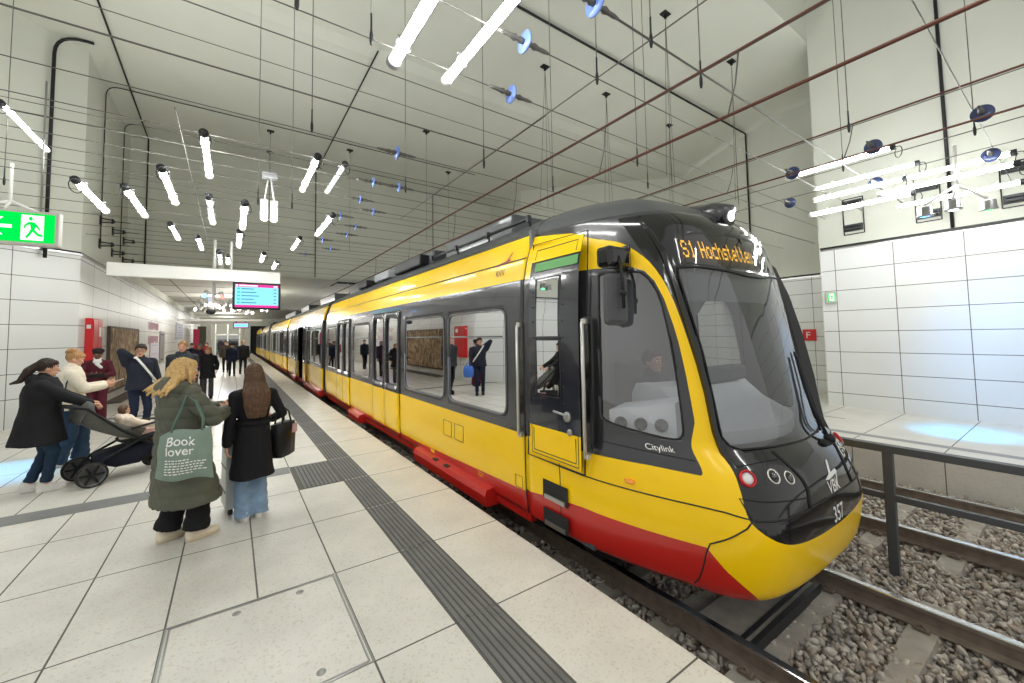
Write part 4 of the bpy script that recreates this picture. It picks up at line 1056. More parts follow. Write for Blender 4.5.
# ceiling anchors with splayed wires
for i,(x,y) in enumerate([(7.03,8.26),(9.45,8.2),(8.2,5.27),(11.2,5.25),(12.8,8.24),(1.0,16.14),(3.68,16.17),(7.85,16.05),(1.1,18.0),(5.6,13.2)]):
    d=empty('ceiling_anchor',(x,y,9.3 if y<10.1 else 9.2),0,'small dark ceiling anchor plate with hanging wires, %s counted from the right'%ordn[i],'anchor','ceiling anchors')
    mb=MB(); mb.box((0,0,-.015),(.22,.16,.03),0,bev=.005); mb.box((0,0,-.07),(.05,.05,.1)); mb.build('plate',M['blackmetal'],d)
    zb=5.2; 
    for dx,dy in ((0,0),(.35,.15),(-.35,-.1)):
        if y>12 and dx: continue
        mb=MB(); mb.tube([(0,0,-.1),(dx*.1,dy*.1,-.5),(dx,dy,zb-9.2)],.006,5); mb.build('strand',M['wire'],d)
# overhead contact line
for xc,zm,zc,y1,lab in ((3.77,4.43,3.87,60,'above the tram'),(6.93,4.66,4.22,14,'above the empty track')):
    wire('catenary_wire',[(xc,-6,zm),(xc,y1,zm)],.013,M['copper'],'brown upper catenary wire running lengthwise '+lab,'overhead line')
    wire('catenary_wire',[(xc+.05,-6,zm+.02),(xc+.05,y1,zm+.02)],.011,M['wire'],'thin grey companion of the upper catenary wire '+lab,'overhead line')
    wire('contact_wire',[(xc,-6,zc),(xc,y1,zc)],.013,M['copper'],'brown contact wire running lengthwise low '+lab,'overhead line')
    wire('contact_wire',[(xc+.06,-6,zc+.02),(xc+.06,y1,zc+.02)],.010,M['copper'],'second thinner contact wire running beside the first '+lab,'overhead line')
    for i,y in enumerate([-.7,1.7,3.3,5.2,7.4,10,13]):
        wire('dropper',[(xc,y,zm),(xc+.02,y+.05,(zm+zc)/2),(xc,y+.12,zc)],.007,M['wire'],'short curved dropper between the lines %s, %s from the viewer'%(lab,ordn[i]),'dropper','droppers of the overhead line '+lab)
# blue insulator discs on the cross wires
def insulator(x,y,z,label,axis=(1,0,0),r=.10,m=None,group='blue insulators'):
    o=empty('insulator',(x,y,z),0,label,'insulator',group)
    mb=MB(); mb.lathe([(.02,-.012),(r,-.008),(r,.008),(.02,.012)],(0,0,0),axis=axis,n=24); mb.build('disc',m or M['blue'],o)
    a=V(axis)
    for s in (-1,1):
        mb=MB(); mb.lathe([(.025,0),(.032,.04),(.018,.07),(.032,.10),(.02,.15),(.02,.22),(.012,.28)],a*s*.012,axis=a*s,n=12); mb.build('end_fitting',M['wire'],o)
ins=[(2.43,2.2),(2.56,3.61),(1.92,2.87),(2.4,3.61+.0)]
for i,(x,y,l) in enumerate([(2.43,2.2,'topmost, cut by the top edge'),(2.56,3.61,'right of the big tube light'),(2.20,2.87,'beside the end of the big tube light'),
  (1.97,5.74,'in the middle of the hall'),(2.0,7.07,'second of the left column'),(2.46,7.07,'second of the right column'),(2.04,8.12,'third of the left column'),(2.47,8.74,'third of the right column'),(1.95,9.46,'fourth of the left column'),(2.46,10.2,'fourth of the right column'),(2.46,11.1,'fifth of the right column'),(2.02,12.06,'fifth of the left column'),(1.92,14.4,'farthest of the left column'),(2.45,13.2,'farthest of the right column')]):
    insulator(x,y,4.59,'pale blue insulator disc on a wire, '+l,r=.10 if y<6 else .085)
for x,y,z,l in [(7.60,.62,4.5,'dark blue insulator disc highest over the right-hand cluster'),(9.57,.73,4.5,'dark blue insulator disc in front of the right-hand tube lights'),(9.57,2.08,4.5,'dark blue insulator disc between the right-hand tube lights'),(7.62,1.66,4.5,'dark blue insulator disc above the left tube of the right-hand cluster'),(7.72,2.72,4.5,'dark blue insulator disc at the left end of the violet tube'),(9.5,3.42,4.5,'dark blue insulator disc before the set-back wall')]:
    insulator(x,y,z,l,(1,0,0),.105,M['darkblue'],'dark blue insulators over the right-hand track')
# ceiling conduits
def conduit(pts,r,label):
    wire('conduit',pts,r,M['blackmetal'],label,'conduit',n=8)
def bend(a,b,c,r,n=6):
    a,b,c=V(a),V(b),V(c); p=b+(a-b).normalized()*r; q=b+(c-b).normalized()*r
    return [tuple((1-t)**2*p+2*t*(1-t)*b+t*t*q) for t in [k/n for k in range(n+1)]]
zc=9.16
conduit([(-2.42,8.0,zc)]+[(-2.61,19.13,zc),(-2.61,19.13,4.5)],.022,'black conduit running up the ceiling and dropping down the back wall at left')
conduit([(2.95,10.0,zc),(2.93,19.13,zc),(2.93,19.13,4.5)],.02,'black conduit dropping down the middle of the back wall')
conduit([(8.5,10.0,zc),(8.46,19.13,zc),(8.46,19.13,4.5)],.018,'black conduit dropping down the right part of the back wall')
conduit([(-3.55,13.55,3.8)]+bend((-3.55,13.55,3.8),(-3.55,13.55,zc),(0,13.55,zc),.5)+[(-2.9,13.55,zc)],.035,'thick black pipe with a rounded bend rising up the angled left wall')
for i,y in enumerate((15.6,18.0)):
    conduit([(-3.06,y,4.6)]+bend((-3.06,y,4.6),(-3.06,y,zc),(0,y,zc),.3)+[(9,y,zc)],.014,['thin bent conduit on the left wall behind the corner, nearer one','thin bent conduit on the left wall behind the corner, farther one'][i])
conduit([(-2,6.95,9.26),(15.62,6.95,9.2),(15.62,6.95,1.0)],.03,'long dark conduit crossing the ceiling and dropping behind the tram nose')
conduit([(RW-.04,1.50,12.1),(RW-.04,1.50,3.9)],.03,'thick black conduit down the upper right-hand wall')
# wall brackets, left and right
def bracket(x,y,z,s,label,group):
    o=empty('wall_bracket',(x,y,z),0,label,'bracket',group)
    mb=MB(); mb.box((s*.015,0,0),(.03,.16,.26),0,bev=.004); mb.build('plate',M['darkmetal'],o)
    mb=MB(); mb.tube([(0,-.05,.05),(s*.3,-.04,.02)],.018,6); mb.tube([(0,.05,-.05),(s*.3,.04,-.02)],.018,6); mb.tube([(s*.25,0,-.07),(s*.25,0,.07)],.022,8); mb.tube([(s*.25,0,0),(s*.62,0,0)],.012,6); mb.build('arm',M['darkmetal'],o)
for i,y in enumerate((15.7,17.1,18.6)):
    for z in (5.27,4.6): bracket(XL,y,z,1,'dark wire bracket on the left upper wall, %s column, %s row'%(['nearest','middle','farthest'][i],'upper' if z>5 else 'lower'),'left wall brackets')
for i,y in enumerate((3.08,1.83,.65)):
    z0,z1=(4.98,4.12)
    o=empty('wall_box',(RW-.01,y,0),0,'black-outlined anchor recess on the right upper wall, %s from the corner'%ordn[i],'wall recess','right wall recesses')
    mb=MB(); 
    for a,b in (((-.01,-.19,z0),(0,.19,z0)),((-.01,-.19,z1),(0,.19,z1))): mb.box((-.008,0,a[2]),(.016,.38,.02))
    for s in (-.19,.19): mb.box((-.008,s,(z0+z1)/2),(.016,.02,z0-z1))
    mb.build('outline',M['blackmetal'],o)
    for z in (z0-.13,z1+.15):
        mb=MB(); mb.box((-.03,0,z),(.06,.34,.16),0,bev=.005); mb.box((-.09,0,z+.03),(.1,.28,.03),0); mb.box((-.09,0,z-.04),(.1,.28,.03),0); mb.build('clamp',M['darkmetal'],o)
# ================================================================== signs, screens, fittings
# left exit sign (faces us), hung from two rods
def pictogram(mb,fr,s,m=0):
    """running figure, unit box s"""
    def P(L): return [(x*s,y*s) for x,y in L]
    k=14; mb.prism(P([(.42+.085*math.cos(2*PI*i/k),.86+.085*math.sin(2*PI*i/k)) for i in range(k)]),0,.002,m,fr)
    for L in ([(.33,.74),(.60,.72),(.66,.62),(.60,.40),(.44,.42),(.40,.60)],[(.36,.74),(.16,.62),(.10,.48),(.17,.45),(.24,.57),(.42,.64)],[(.58,.72),(.74,.60),(.86,.44),(.80,.40),(.68,.52),(.56,.60)],
              [(.46,.44),(.60,.42),(.78,.28),(.98,.24),(.97,.15),(.74,.17),(.52,.34)],[(.44,.46),(.58,.42),(.44,.22),(.28,.06),(.20,.12),(.34,.28)]):
        mb.prism(P(L),0,.002,m,fr)
def exit_sign(loc,rz,w,h,label,arrow=True,rods=1.4):
    o=empty('exit_sign',loc,rz,label,'exit sign')
    mb=MB(); mb.box((0,0,0),(w+.06,.09,h+.06),0,bev=.01); mb.build('housing',mat('sign_housing',rgb(196,194,186),.4),o)
    mb=MB(); mb.box((0,-.046,0),(w,.006,h)); mb.build('green_face',M['sgreen'],o)
    s=h*.86; fr=lambda x,y,z:((w/2-.075-s*.62+x*.62) if w>.6 else (-s/2+x)*.62,-.051-z,-s/2+y)
    mb=MB(); mb.prism([(0,0),(s,0),(s,s),(0,s)],0,.001,0,fr); mb.build('white_panel',M['swhite'],o)
    mb=MB(); fr2=lambda x,y,z:(fr(x,y,0)[0],-.0525-z,fr(x,y,0)[2]); pictogram(mb,fr2,s); mb.build('running_figure',M['sgreen'],o)
    if arrow and w>.6:
        mb=MB(); c=-.007; a=h*.30
        mb.prism([(c-a*.9,0),(c-.1*a,a),(c+.35*a,a),(c-.4*a,.18*a),(c+1.0*a,.18*a),(c+1.0*a,-.18*a),(c-.4*a,-.18*a),(c+.35*a,-a),(c-.1*a,-a)],0,.002,0,lambda x,y,z:(x,-.0505-z,y)); mb.build('arrow',M['swhite'],o)
    if rods:
        for sx in (-w/2+.1,w/2-.12):
            mb=MB(); mb.tube([(sx,0,h/2),(sx,0,h/2+rods)],.008,6); mb.build('hanger_rod',M['steel'],o)
    return o
exit_sign((-1.86,6.0,3.0),math.radians(-4),.74,.29,'green and white lit exit sign with running figure hanging at the left edge')
exit_sign((RW-.06,3.60,2.64),math.radians(-55),.16,.2,'small green lit exit sign on the corner of the right wall',False,0)
# F extinguisher sign
o=empty('fire_sign',(15.17,5.13,1.69),0,'small red square sign with a white letter F on the set-back right wall','sign')
mb=MB(); mb.box((0,0,0),(.03,.36,.36),0,bev=.004); mb.build('plate',M['signred'],o)
text_obj('F',.29,M['white'],'letter',frame((-.02,.10,-.10),(0,-1,0),(0,0,1)),o,extr=.001)

# red fire cabinet on left wall
o=empty('fire_cabinet',(XL,15.15,0),0,'tall red fire cabinet mounted on the left wall beside the brown picture','cabinet')
mb=MB(); mb.b2((0,-.47,.95),(.14,.47,2.47),0,bev=.012); mb.build('body',M['signred'],o)
mb=MB(); mb.b2((.142,-.44,1.0),(.155,-.01,2.42),0,bev=.003); mb.build('door',M['signred'],o)
mb=MB(); mb.b2((.142,.01,1.0),(.155,.44,2.42),0,bev=.003); mb.build('door',M['signred'],o)
mb=MB(); mb.b2((.03,-.478,2.2),(.11,-.471,2.3),0); mb.build('white_label',M['white'],o)
mb=MB(); mb.b2((.155,.1,2.0),(.16,.3,2.25),0); mb.build('white_label',M['white'],o)
# brown picture panel (generic weathered texture)
mm=mat('picture_brown',rgb(150,120,88),.8); nt=mm.node_tree; b=nt.nodes['Principled BSDF']
tc=nt.nodes.new('ShaderNodeTexCoord'); mp=nt.nodes.new('ShaderNodeMapping'); mp.inputs['Scale'].default_value=(2,2,1.1); n=nt.nodes.new('ShaderNodeTexNoise'); n.inputs['Scale'].default_value=2.6; n.inputs['Detail'].default_value=9; n.inputs['Distortion'].default_value=1.2
cr=nt.nodes.new('ShaderNodeValToRGB'); e=cr.color_ramp.elements; e[0].position=.32; e[0].color=rgb(96,72,52); e[1].position=.68; e[1].color=rgb(222,200,166); x_=e.new(.5); x_.color=rgb(166,138,106)
nt.links.new(tc.outputs['Object'],mp.inputs[0]); nt.links.new(mp.outputs[0],n.inputs['Vector']); nt.links.new(n.outputs['Fac'],cr.inputs[0]); nt.links.new(cr.outputs[0],b.inputs['Base Color'])
o=empty('wall_picture',(XL,19.2,1.35),0,'large brown weathered picture panel leaning on the left wall','picture')
mb=MB(); mb.b2((0.02,-2.2,-.98),(.06,2.2,.92)); mb.build('picture_surface',mm,o)
mb=MB()
for a,c in (((.0,-2.28,-1.05),(.08,-2.2,.98)),((.0,2.2,-1.05),(.08,2.28,.98)),((.0,-2.2,.92),(.08,2.2,.98)),((.0,-2.2,-1.05),(.08,2.2,-.98))): mb.b2(a,c)
mb.build('picture_frame',mat('frame_dark',rgb(84,66,54),.6),o)
# low dark brown strip along the floor under the picture
struct_strip=MB(); struct_strip.b2((XL,16.8,0),(XL+.38,23.5,.05)); struct(struct_strip.build('trim_5',mat('strip_brown',rgb(92,80,72),.8)))
# wall notices
def notice(y0,y1,z0,z1,m,label,lines=6,name='notice_board',lm=None):
    o=empty(name,(XL+.02,(y0+y1)/2,(z0+z1)/2),0,label,'notice')
    h=(z1-z0)/2; w_=(y1-y0)/2
    mb=MB(); mb.box((0,0,0),(.04,2*w_,2*h),0,bev=.005); mb.build('panel',m,o)
    for k in range(lines):
        mb=MB(); z=h*.8-2*h*.8*k/max(1,lines-1); mb.box((.022,0,z),(.004,w_*(1.5-.3*(k%3)),h*.09)); mb.build('text_line',lm or M['darkmetal'],o)
notice(34.9,39.2,1.95,3.05,mat('notice_grey',rgb(188,192,206),.5),'grey-blue notice sheet on the left wall further along',6,lm=mat('notice_ink',rgb(120,126,150),.5))
notice(24.6,27.2,.7,1.75,mat('notice_lilac',rgb(226,222,238),.4),'pale lilac information sheet on the left wall below the pink lettering',3,lm=mat('lilac_ink',rgb(200,196,222),.5))
notice(27.6,29.3,.7,2.35,mat('notice_dark',rgb(140,138,140),.4),'narrow grey showcase on the left wall right of the pink lettering',2)
pk=mat('lettering_pink',rgb(206,150,176),.5)
for k,(z,lab) in enumerate(((2.55,'upper row of faint pink station lettering on the left wall'),(1.92,'lower row of faint pink station lettering on the left wall'))):
    o=empty('wall_lettering',(XL+.012,25.6,z),0,lab,'lettering')
    for j in range(6):
        mb=MB(); y=-1.35+j*.5
        mb.box((0,y,0),(.01,.07,.34)); mb.box((0,y+.12,.13 if j%2 else -.13),(.01,.30,.07)); mb.box((0,y+.24,0),(.01,.07,.34 if j%3 else .2)); mb.build('letter',pk,o)
# red advertisement column far left
mb=MB(); mb.b2((-2.75,44.2,1.1),(-2.35,44.35,2.8),0,bev=.02); tag(mb.build('banner_stand',mat('magenta',rgb(206,36,84),.5)),'narrow crimson banner stand at the far end by the left wall','banner')
mb=MB(); mb.b2((-2.6,46.5,0),(-1.95,46.6,3.1)); tag(mb.build('dark_doorway_panel',mat('olive_panel',rgb(92,96,78),.6)),'dark olive panel beside the far white portal post','panel')
# lift glass box behind the portal
o=empty('lift_shaft',(-.35,50,0),0,'pale glass lift shaft at the far end of the platform','lift')
mb=MB()
for x in (-1.0,0,1.0):
    mb.b2((x-.05,-.05,0),(x+.05,.05,3.4))
mb.b2((-1.05,-.05,2.3),(1.05,.05,2.4)); mb.build('frame',M['white'],o)
for x in (-.5,.5):
    mb=MB(); mb.b2((x-.44,-.01,.05),(x+.44,.01,2.3)); mb.build('glass_panel',M['cabglass'],o)
    mb=MB(); mb.b2((x-.44,.3,.3),(x+.44,.32,1.9)); mb.build('lift_door',mat('lift_door',rgb(110,125,125),.4,.5),o)

# white cable beam across the platform with the departure screen
o=empty('sign_beam',(-.715,14,3.68),0,'long white box beam crossing the platform from the left wall','beam')
mb=MB(); mb.box((0,0,0),(3.77,.22,.34),0,bev=.01); mb.build('beam',M['white'],o)
for x in (.28,.66):
    mb=MB(); mb.tube([(x,0,.17),(x,0,1.0)],.035,10); mb.build('hanger_post',M['white'],o)
def screen(x0,x1,y,z0,z1,label,detail=True):
    o=empty('departure_screen',((x0+x1)/2,y,(z0+z1)/2),0,label,'screen'); w_=(x1-x0); h=z1-z0
    mb=MB(); mb.box((0,0,0),(w_,.12,h),0,bev=.008); mb.build('housing',M['blackmetal'],o)
    iw,ih=w_*.9,h*.84
    mb=MB(); mb.box((0,-.062,0),(iw,.004,ih)); mb.build('display',M['scyan'],o)
    mb=MB(); mb.box((0,-.065,ih*.44),(iw,.004,ih*.12)); mb.build('header_bar',M['smag'],o)
    mb=MB(); mb.box((0,-.065,-ih*.45),(iw,.004,ih*.10)); mb.build('footer_bar',M['smag'],o)
    if detail:
        for k in range(5):
            z=ih*(.30-.15*k)
            mb=MB(); mb.box((-iw*.42,-.066,z),(iw*.06,.004,ih*.07)); mb.build('line_badge',emis('badge_cyan',rgb(60,200,205),.9),o)
            mb=MB(); mb.box((-iw*(.36-(.14+.03*(k%3))),-.066,z),(iw*(.28+.06*(k%3)),.004,ih*.035)); mb.build('text_line',M['stxt'],o)
            mb=MB(); mb.box((iw*.42,-.066,z),(iw*.06,.004,ih*.035)); mb.build('text_line',M['stxt'],o)
        mb=MB(); mb.box((-iw*.2,-.068,ih*.44),(iw*.42,.003,ih*.05)); mb.build('header_text',M['swhite'],o)
        mb=MB(); mb.box((iw*.43,-.068,ih*.44),(iw*.1,.003,ih*.05)); mb.build('clock',M['swhite'],o)
        mb=MB(); mb.box((-iw*.46,-.068,ih*.44),(iw*.05,.003,ih*.07)); mb.build('logo',M['swhite'],o)
    for x in (-w_*.3,w_*.3):
        mb=MB(); mb.tube([(x,0,h/2),(x,0,h/2+.12)],.025,8); mb.build('hanger',M['darkmetal'],o)
screen(-.01,1.19,13.98,2.72,3.52,'cyan and magenta departure screen hanging below the white beam')
screen(.05,.95,33,2.62,3.0,'small pale cyan departure screen far along the platform',False)
mb=MB(); mb.box((-.6,33,3.15),(4.6,.15,.12)); tag(mb.build('sign_beam',M['white']),'thin white beam over the small far departure screen','beam')
mb=MB(); mb.b2((3.0,38,2.7),(4.6,38.1,3.1)) ; 

# swarm of small spotlights under the low ceiling
rng2=random.Random(5)
def spot(loc,d,label,group,m,s=1.0,par_=None,name='spotlight'):
    o=empty(name,loc,0,label,'spotlight',group); d=V(d).normalized()
    mb=MB(); mb.lathe([(.03*s,-.10*s),(.05*s,-.08*s),(.06*s,.02*s),(.075*s,.05*s),(.066*s,.052*s),(.05*s,.03*s)],(0,0,0),axis=d,n=12); mb.build('can',M['white'],o)
    mb=MB(); mb.lathe([(.06*s,.04*s),(.03*s,.046*s),(.002,.048*s)],(0,0,0),axis=d,n=12); mb.build('lens',m,o)
    mb=MB(); mb.tube([(0,0,0),(0,0,.25*s)],.008*s,5); mb.build('stem',M['steel'],o)
    return o
SP=mat('x',rgb(1,1,1))
for k in range(34):
    t=k/33
    x=-1.35+3.0*rng2.random(); y=21+7*rng2.random(); z=3.05+.5*rng2.random()+.05*(y-21)
    o=spot((x,y,z),(rng2.uniform(-1,1),rng2.uniform(-1,.2),rng2.uniform(-1,.1)),'one of many tiny white spotlights clustered below the low ceiling behind the departure screen','swarm of tiny spotlights',M['lampsmall'],1.35)
# tube-like spots above beam
cl=empty('light_pendant',(-.46,14.6,3.2),0,'white pendant with coloured lamps and a camera dome left of the departure screen','light')
mb=MB(); mb.tube([(0,0,1.1),(0,0,-.1)],.045,10); mb.build('stem',M['white'],cl)
for dx,dz,m_ in ((-.17,.0,M['lblue']),(.17,-.02,M['lred']),(.08,-.3,M['lampsmall']),(-.05,-.25,M['lampsmall'])):
    mb=MB(); mb.tube([(0,0,dz),(dx,0,dz+.03)],.02,6); mb.tube([(dx,.05,dz+.06),(dx*1.2,-.08,dz-.05)],.06,12); a=mb.build('lamp_head',M['white'],cl)
    mb=MB(); mb.ell((dx*1.25,-.10,dz-.07),(.055,.04,.055)); mb.build('lens',m_,a)
mb=MB(); mb.ell((-.06,-.02,-.52),(.12,.12,.09)); mb.build('camera_dome',M['darkmetal'],cl)
mb=MB(); mb.tube([(-.06,-.02,-.1),(-.06,-.02,-.48)],.07,10); mb.build('camera_housing',M['white'],cl)
# twin white cylinder pendants
for x,y,z,lab,s in ((.49,7.95,4.12,'twin white cylinder spotlight hanging from a junction box over the platform',1.0),(-.30,15.5,4.1,'small white cylinder spotlight above the white beam',1.0)):
    o=empty('cylinder_spotlight',(x,y,z),0,lab,'spotlight')
    for dx in (-.07,.07) if s==1 and y<9 else (0,):
        mb=MB(); mb.tube([(dx,0,-.22),(dx,0,.12)],.06,14); c=mb.build('can',M['white'],o)
        mb=MB(); mb.lathe([(.05,0),(.03,-.02),(.002,-.025)],(dx,0,-.22),axis=(0,0,1),n=12); mb.build('lens',M['lampsmall'],c)
        mb=MB(); mb.tube([(dx,0,.12),(dx*.3,0,.5)],.012,6); mb.build('stem',M['white'],o)
    mb=MB(); mb.box((0,0,.55),(.22,.14,.10),0,bev=.01); mb.build('junction_box',M['seatgrey'],o)
# white stage spots at top left and coloured ones at right: real lamps
def stage(loc,heads,label,rz=0):
    o=empty('spotlight_cluster',loc,rz,label,'spotlight'); mb=MB(); mb.tube([(0,0,.75),(0,0,.1)],.022,8); mb.build('stem',M['white'],o)
    for (dx,dy,dz,d,m_) in heads:
        mb=MB(); mb.tube([(0,0,.12),(dx,dy,dz+.1)],.02,8); mb.build('arm',M['white'],o)
        dd=V(d).normalized(); mb=MB(); c=V((dx,dy,dz-.02)); mb.lathe([(.05,-.10),(.085,-.09),(.09,.03),(.10,.035),(.10,.06),(.086,.06)],c,axis=dd,n=18); h=mb.build('lamp_head',M['steel'],o)
        mb=MB(); mb.lathe([(.085,.05),(.05,.062),(.002,.066)],c,axis=dd,n=18); mb.build('lens',m_,h)
    return o
stage((-3.0,9.9,4.05),[(-.02,-.1,-.12,(0,-.2,-1),M['lgreen']),(.42,-.1,-.18,(.8,-.3,-.35),M['lampsmall']),(-.35,0,-.1,(-.3,0,-1),M['lblue'])],'white spotlight cluster with a green lamp above the left exit sign')
stage((9.25,1.06,3.95),[(-.38,.32,-.28,(.1,.0,-1),M['lblue']),(.12,-.28,-.25,(.2,0,-1),M['lgreen']),(-.1,.05,-.2,(0,0,-1),M['lampsmall'])],'spotlight cluster with blue and green lamps below the right-hand tube lights')
def spotlamp(loc,target,col,power,size,blend=.7):
    l=bpy.data.lights.new('coloured_beam','SPOT'); l.color=col; l.energy=power; l.spot_size=size; l.spot_blend=blend; l.shadow_soft_size=.06
    o=bpy.data.objects.new('coloured_beam',l); COL.objects.link(o); o.location=loc; d=V(target)-V(loc); o.rotation_euler=d.to_track_quat('-Z','Y').to_euler()
spotlamp((-3.35,9.7,3.8),(-2.75,9.0,0),(0,.45,1),700,math.radians(28),.8)
spotlamp((9.0,1.3,3.62),(10.6,1.35,0),(0,.45,1),800,math.radians(26),.8)
spotlamp((9.0,1.3,3.62),(12.1,.6,1.2),(.15,.45,1),260,math.radians(60),1)
spotlamp((-.6,18,3.6),(-.6,17.2,0),(.45,.35,1),200,math.radians(40),.8)

for i,(x,y) in enumerate([(.9,25),(-.5,29),(-.5,38),(-.5,48),(-.5,56),(6.5,26),(6.5,40)]):  # point lights without fixtures, added to brighten the low-ceilinged stretch
    l=bpy.data.lights.new('low_ceiling_fill','POINT'); l.color=(1,.98,.94); l.energy=120; l.shadow_soft_size=.5
    o=bpy.data.objects.new('low_ceiling_fill',l); COL.objects.link(o); o.location=(x,y,3.7)
# ================================================================== people
def mcol(name,c,rough=.85,var=.08,vs=14,bump=.0,bs=60): return mat(name,c,rough,var=var,vscale=vs,bump=bump,bscale=bs,spec=.25)
def ik(a,b,l1,l2,hint):
    a=V(a);b=V(b);d=b-a;L=min(max(d.length,.05),(l1+l2)*.995); dn=d.normalized(); b=a+dn*L
    x=(l1*l1-l2*l2+L*L)/(2*L); h=math.sqrt(max(l1*l1-x*x,0)); hv=V(hint)-dn*V(hint).dot(dn); hv=hv.normalized() if hv.length>1e-5 else dn.orthogonal()
    return a+dn*x+hv*h,b
def hand(mb,w,d,n,side,curl=.35,s=1,fr=.0088,spread=.1,point=False):
    """w wrist, d direction of the fingers, n palm normal (palm faces n); side +1 right"""
    d=V(d).normalized(); n=V(n); n=(n-d*n.dot(d)).normalized(); lat=d.cross(n)*side   # towards thumb side
    pl=.085*s
    for k in range(4):
        o=(k-1.5)*.0195*s
        kn=w+d*(pl-abs(k-1)*.004*s)-lat*o
        mb.cap(w-lat*o*.5+d*.01,kn,.0145*s,.0125*s)
        L=[.040,.044,.041,.033][k]*s; p=kn; ang=.0
        dirv=(d-lat*o*spread*6).normalized(); c=curl*(1+.12*k)
        if point and k==0: c=.05
        for j,q in enumerate((1,.68,.5)):
            ang+=c*(.9 if j==0 else 1.1); dv=(dirv*math.cos(ang)+n*math.sin(ang)).normalized(); e=p+dv*L*q
            mb.cap(p,e,fr*s*(1.05-.08*j),fr*s*(.98-.1*j)); p=e
    t0=w+d*.018*s+lat*.024*s; t1=t0+(d*.55+lat*.65+n*.35).normalized()*.042*s; t2=t1+(d*.85+lat*.2+n*.5*(1+curl)).normalized()*.034*s
    mb.cap(t0,t1,.0135*s,.0115*s); mb.cap(t1,t2,.0112*s,.009*s)
def ringloft(mb,R,n=20,m=0):
    """R: (cx,cy,z,rx,ry)"""
    mb.rings([[(cx+rx*math.cos(2*PI*k/n),cy+ry*math.sin(2*PI*k/n),z) for k in range(n)] for cx,cy,z,rx,ry in R],m,True,True)
HAIRDISP=lambda f,amp: (lambda co: amp*np.sin(np.arctan2(co[:,0],-co[:,1]+.0)*f+np.sin(co[:,2]*17)*1.3)+amp*.6*np.sin(np.arctan2(co[:,0],-co[:,1])*f*2.3+co[:,2]*9))
def person(loc,rz,H,label,P,vox=.009,group=None):
    """P: pose and clothing. built at 1.70 m then scaled to H; local +Y is forward, +X is the person's right"""
    root=empty('person',loc,rz,label,'person',group); sc=H/1.70; root.scale=(sc,)*3
    lean=P.get('lean',0); fatt=P.get('fat',1.0); female=P.get('f',1)
    pel=V((0,0,.90+P.get('drop',0)))
    Rl=Matrix.Rotation(-lean,3,'X')
    T=lambda p: pel+Rl@(V(p)-V((0,0,.90)))
    shw=(.165 if female else .19)
    hy,hp=P.get('head',(0,0))              # yaw (+ to the person's left), pitch (+ down)
    hc=T((0,.015,1.555)); RH=Rl@Matrix.Rotation(hy,3,'Z')@Matrix.Rotation(-hp,3,'X'); HT=lambda p: hc+RH@V(p)
    skin=P.get('skin',M['skin'])
    b=MB()
    b.ell(T((0,-.005,.93)),(.150*fatt,.115*fatt,.13)); b.ell(T((0,0,1.08)),(.125*fatt,.095*fatt,.16)); b.ell(T((0,.0,1.26)),(.155*(1 if female else 1.1),.105*fatt,.17)); b.cap(T((-shw*.8,0,1.37)),T((shw*.8,0,1.37)),.055,.055)
    b.cap(T((0,-.005,1.36)),T((0,.005,1.49)),.055,.05)
    # head
    b.ell(HT((0,0,.035)),(.076,.095,.098),0,RH,16); b.ell(HT((0,.028,-.035)),(.056,.062,.062),0,RH,14); b.cap(HT((0,.075,-.015)),HT((0,.108,-.0)),.012,.013); b.cap(HT((0,.086,.03)),HT((0,.104,.0)),.010,.012)
    b.ell(HT((0,.078,-.075)),(.022,.018,.016)); b.ell(HT((0,.09,-.040)),(.024,.012,.010)); b.ell(HT((0,.085,.06)),(.05,.012,.012))
    for s in (-1,1): b.ell(HT((s*.076,-.002,.005)),(.011,.02,.03))
    feet=P['feet']; legs=[]
    for s,ft in zip((-1,1),feet):
        hip=T((s*.085,0,.90)); an=V(ft[:3])+V((0,0,.085)); kn,an=ik(hip,an,.425,.415,(s*.05,1,0)); legs.append((hip,kn,an))
        b.cap(hip,kn,.078*fatt,.052); b.cap(kn,an,.050,.034)
        yawf=ft[3] if len(ft)>3 else 0; fd=V((-math.sin(yawf),math.cos(yawf),0)); b.cap(an-V((0,0,.045))-fd*.03,an-V((0,0,.055))+fd*.12,.034,.026)
    arms=[]
    for s,ar_ in zip((-1,1),P['arms']):
        sh=T((s*(shw+.012),-.005,1.350)); hp_=V(ar_['h']); el,wr=ik(sh,hp_,.275,.25,ar_.get('e',(s*.4,-1,-.6))); arms.append((sh,el,wr))
        b.cap(sh,el,.046,.036); b.cap(el,wr,.036,.023)
        d=V(ar_.get('d',(wr-el))); n=V(ar_.get('n',(-s,0,0))); hand(b,wr,d,n,s,ar_.get('c',.35),1.0,.0095 if vox<.008 else .0105,point=ar_.get('pt',False))
    body=remesh(b,'body',skin,vox,root,smooth=2,floor=.0)
    # eyes, brows, mouth
    if P.get('face',1):
        for s in (-1,1):
            mb=MB(); mb.ell(HT((s*.031,.083,.028)),(.014,.010,.008)); e=mb.build('eye',M['white'],body)
            mb=MB(); mb.ell(HT((s*.031,.0915,.028)),(.0065,.004,.0065)); mb.build('iris',M['rubber'],body)
            mb=MB(); mb.cap(HT((s*.016,.093,.048)),HT((s*.046,.083,.050)),.004,.003); mb.build('eyebrow',P['hairm'],body)
        mb=MB(); mb.ell(HT((0,.100,-.040)),(.022,.006,.007)); mb.build('lips',mcol('lips',rgb(170,90,86)),body)
    # trousers
    tr=P.get('trousers')
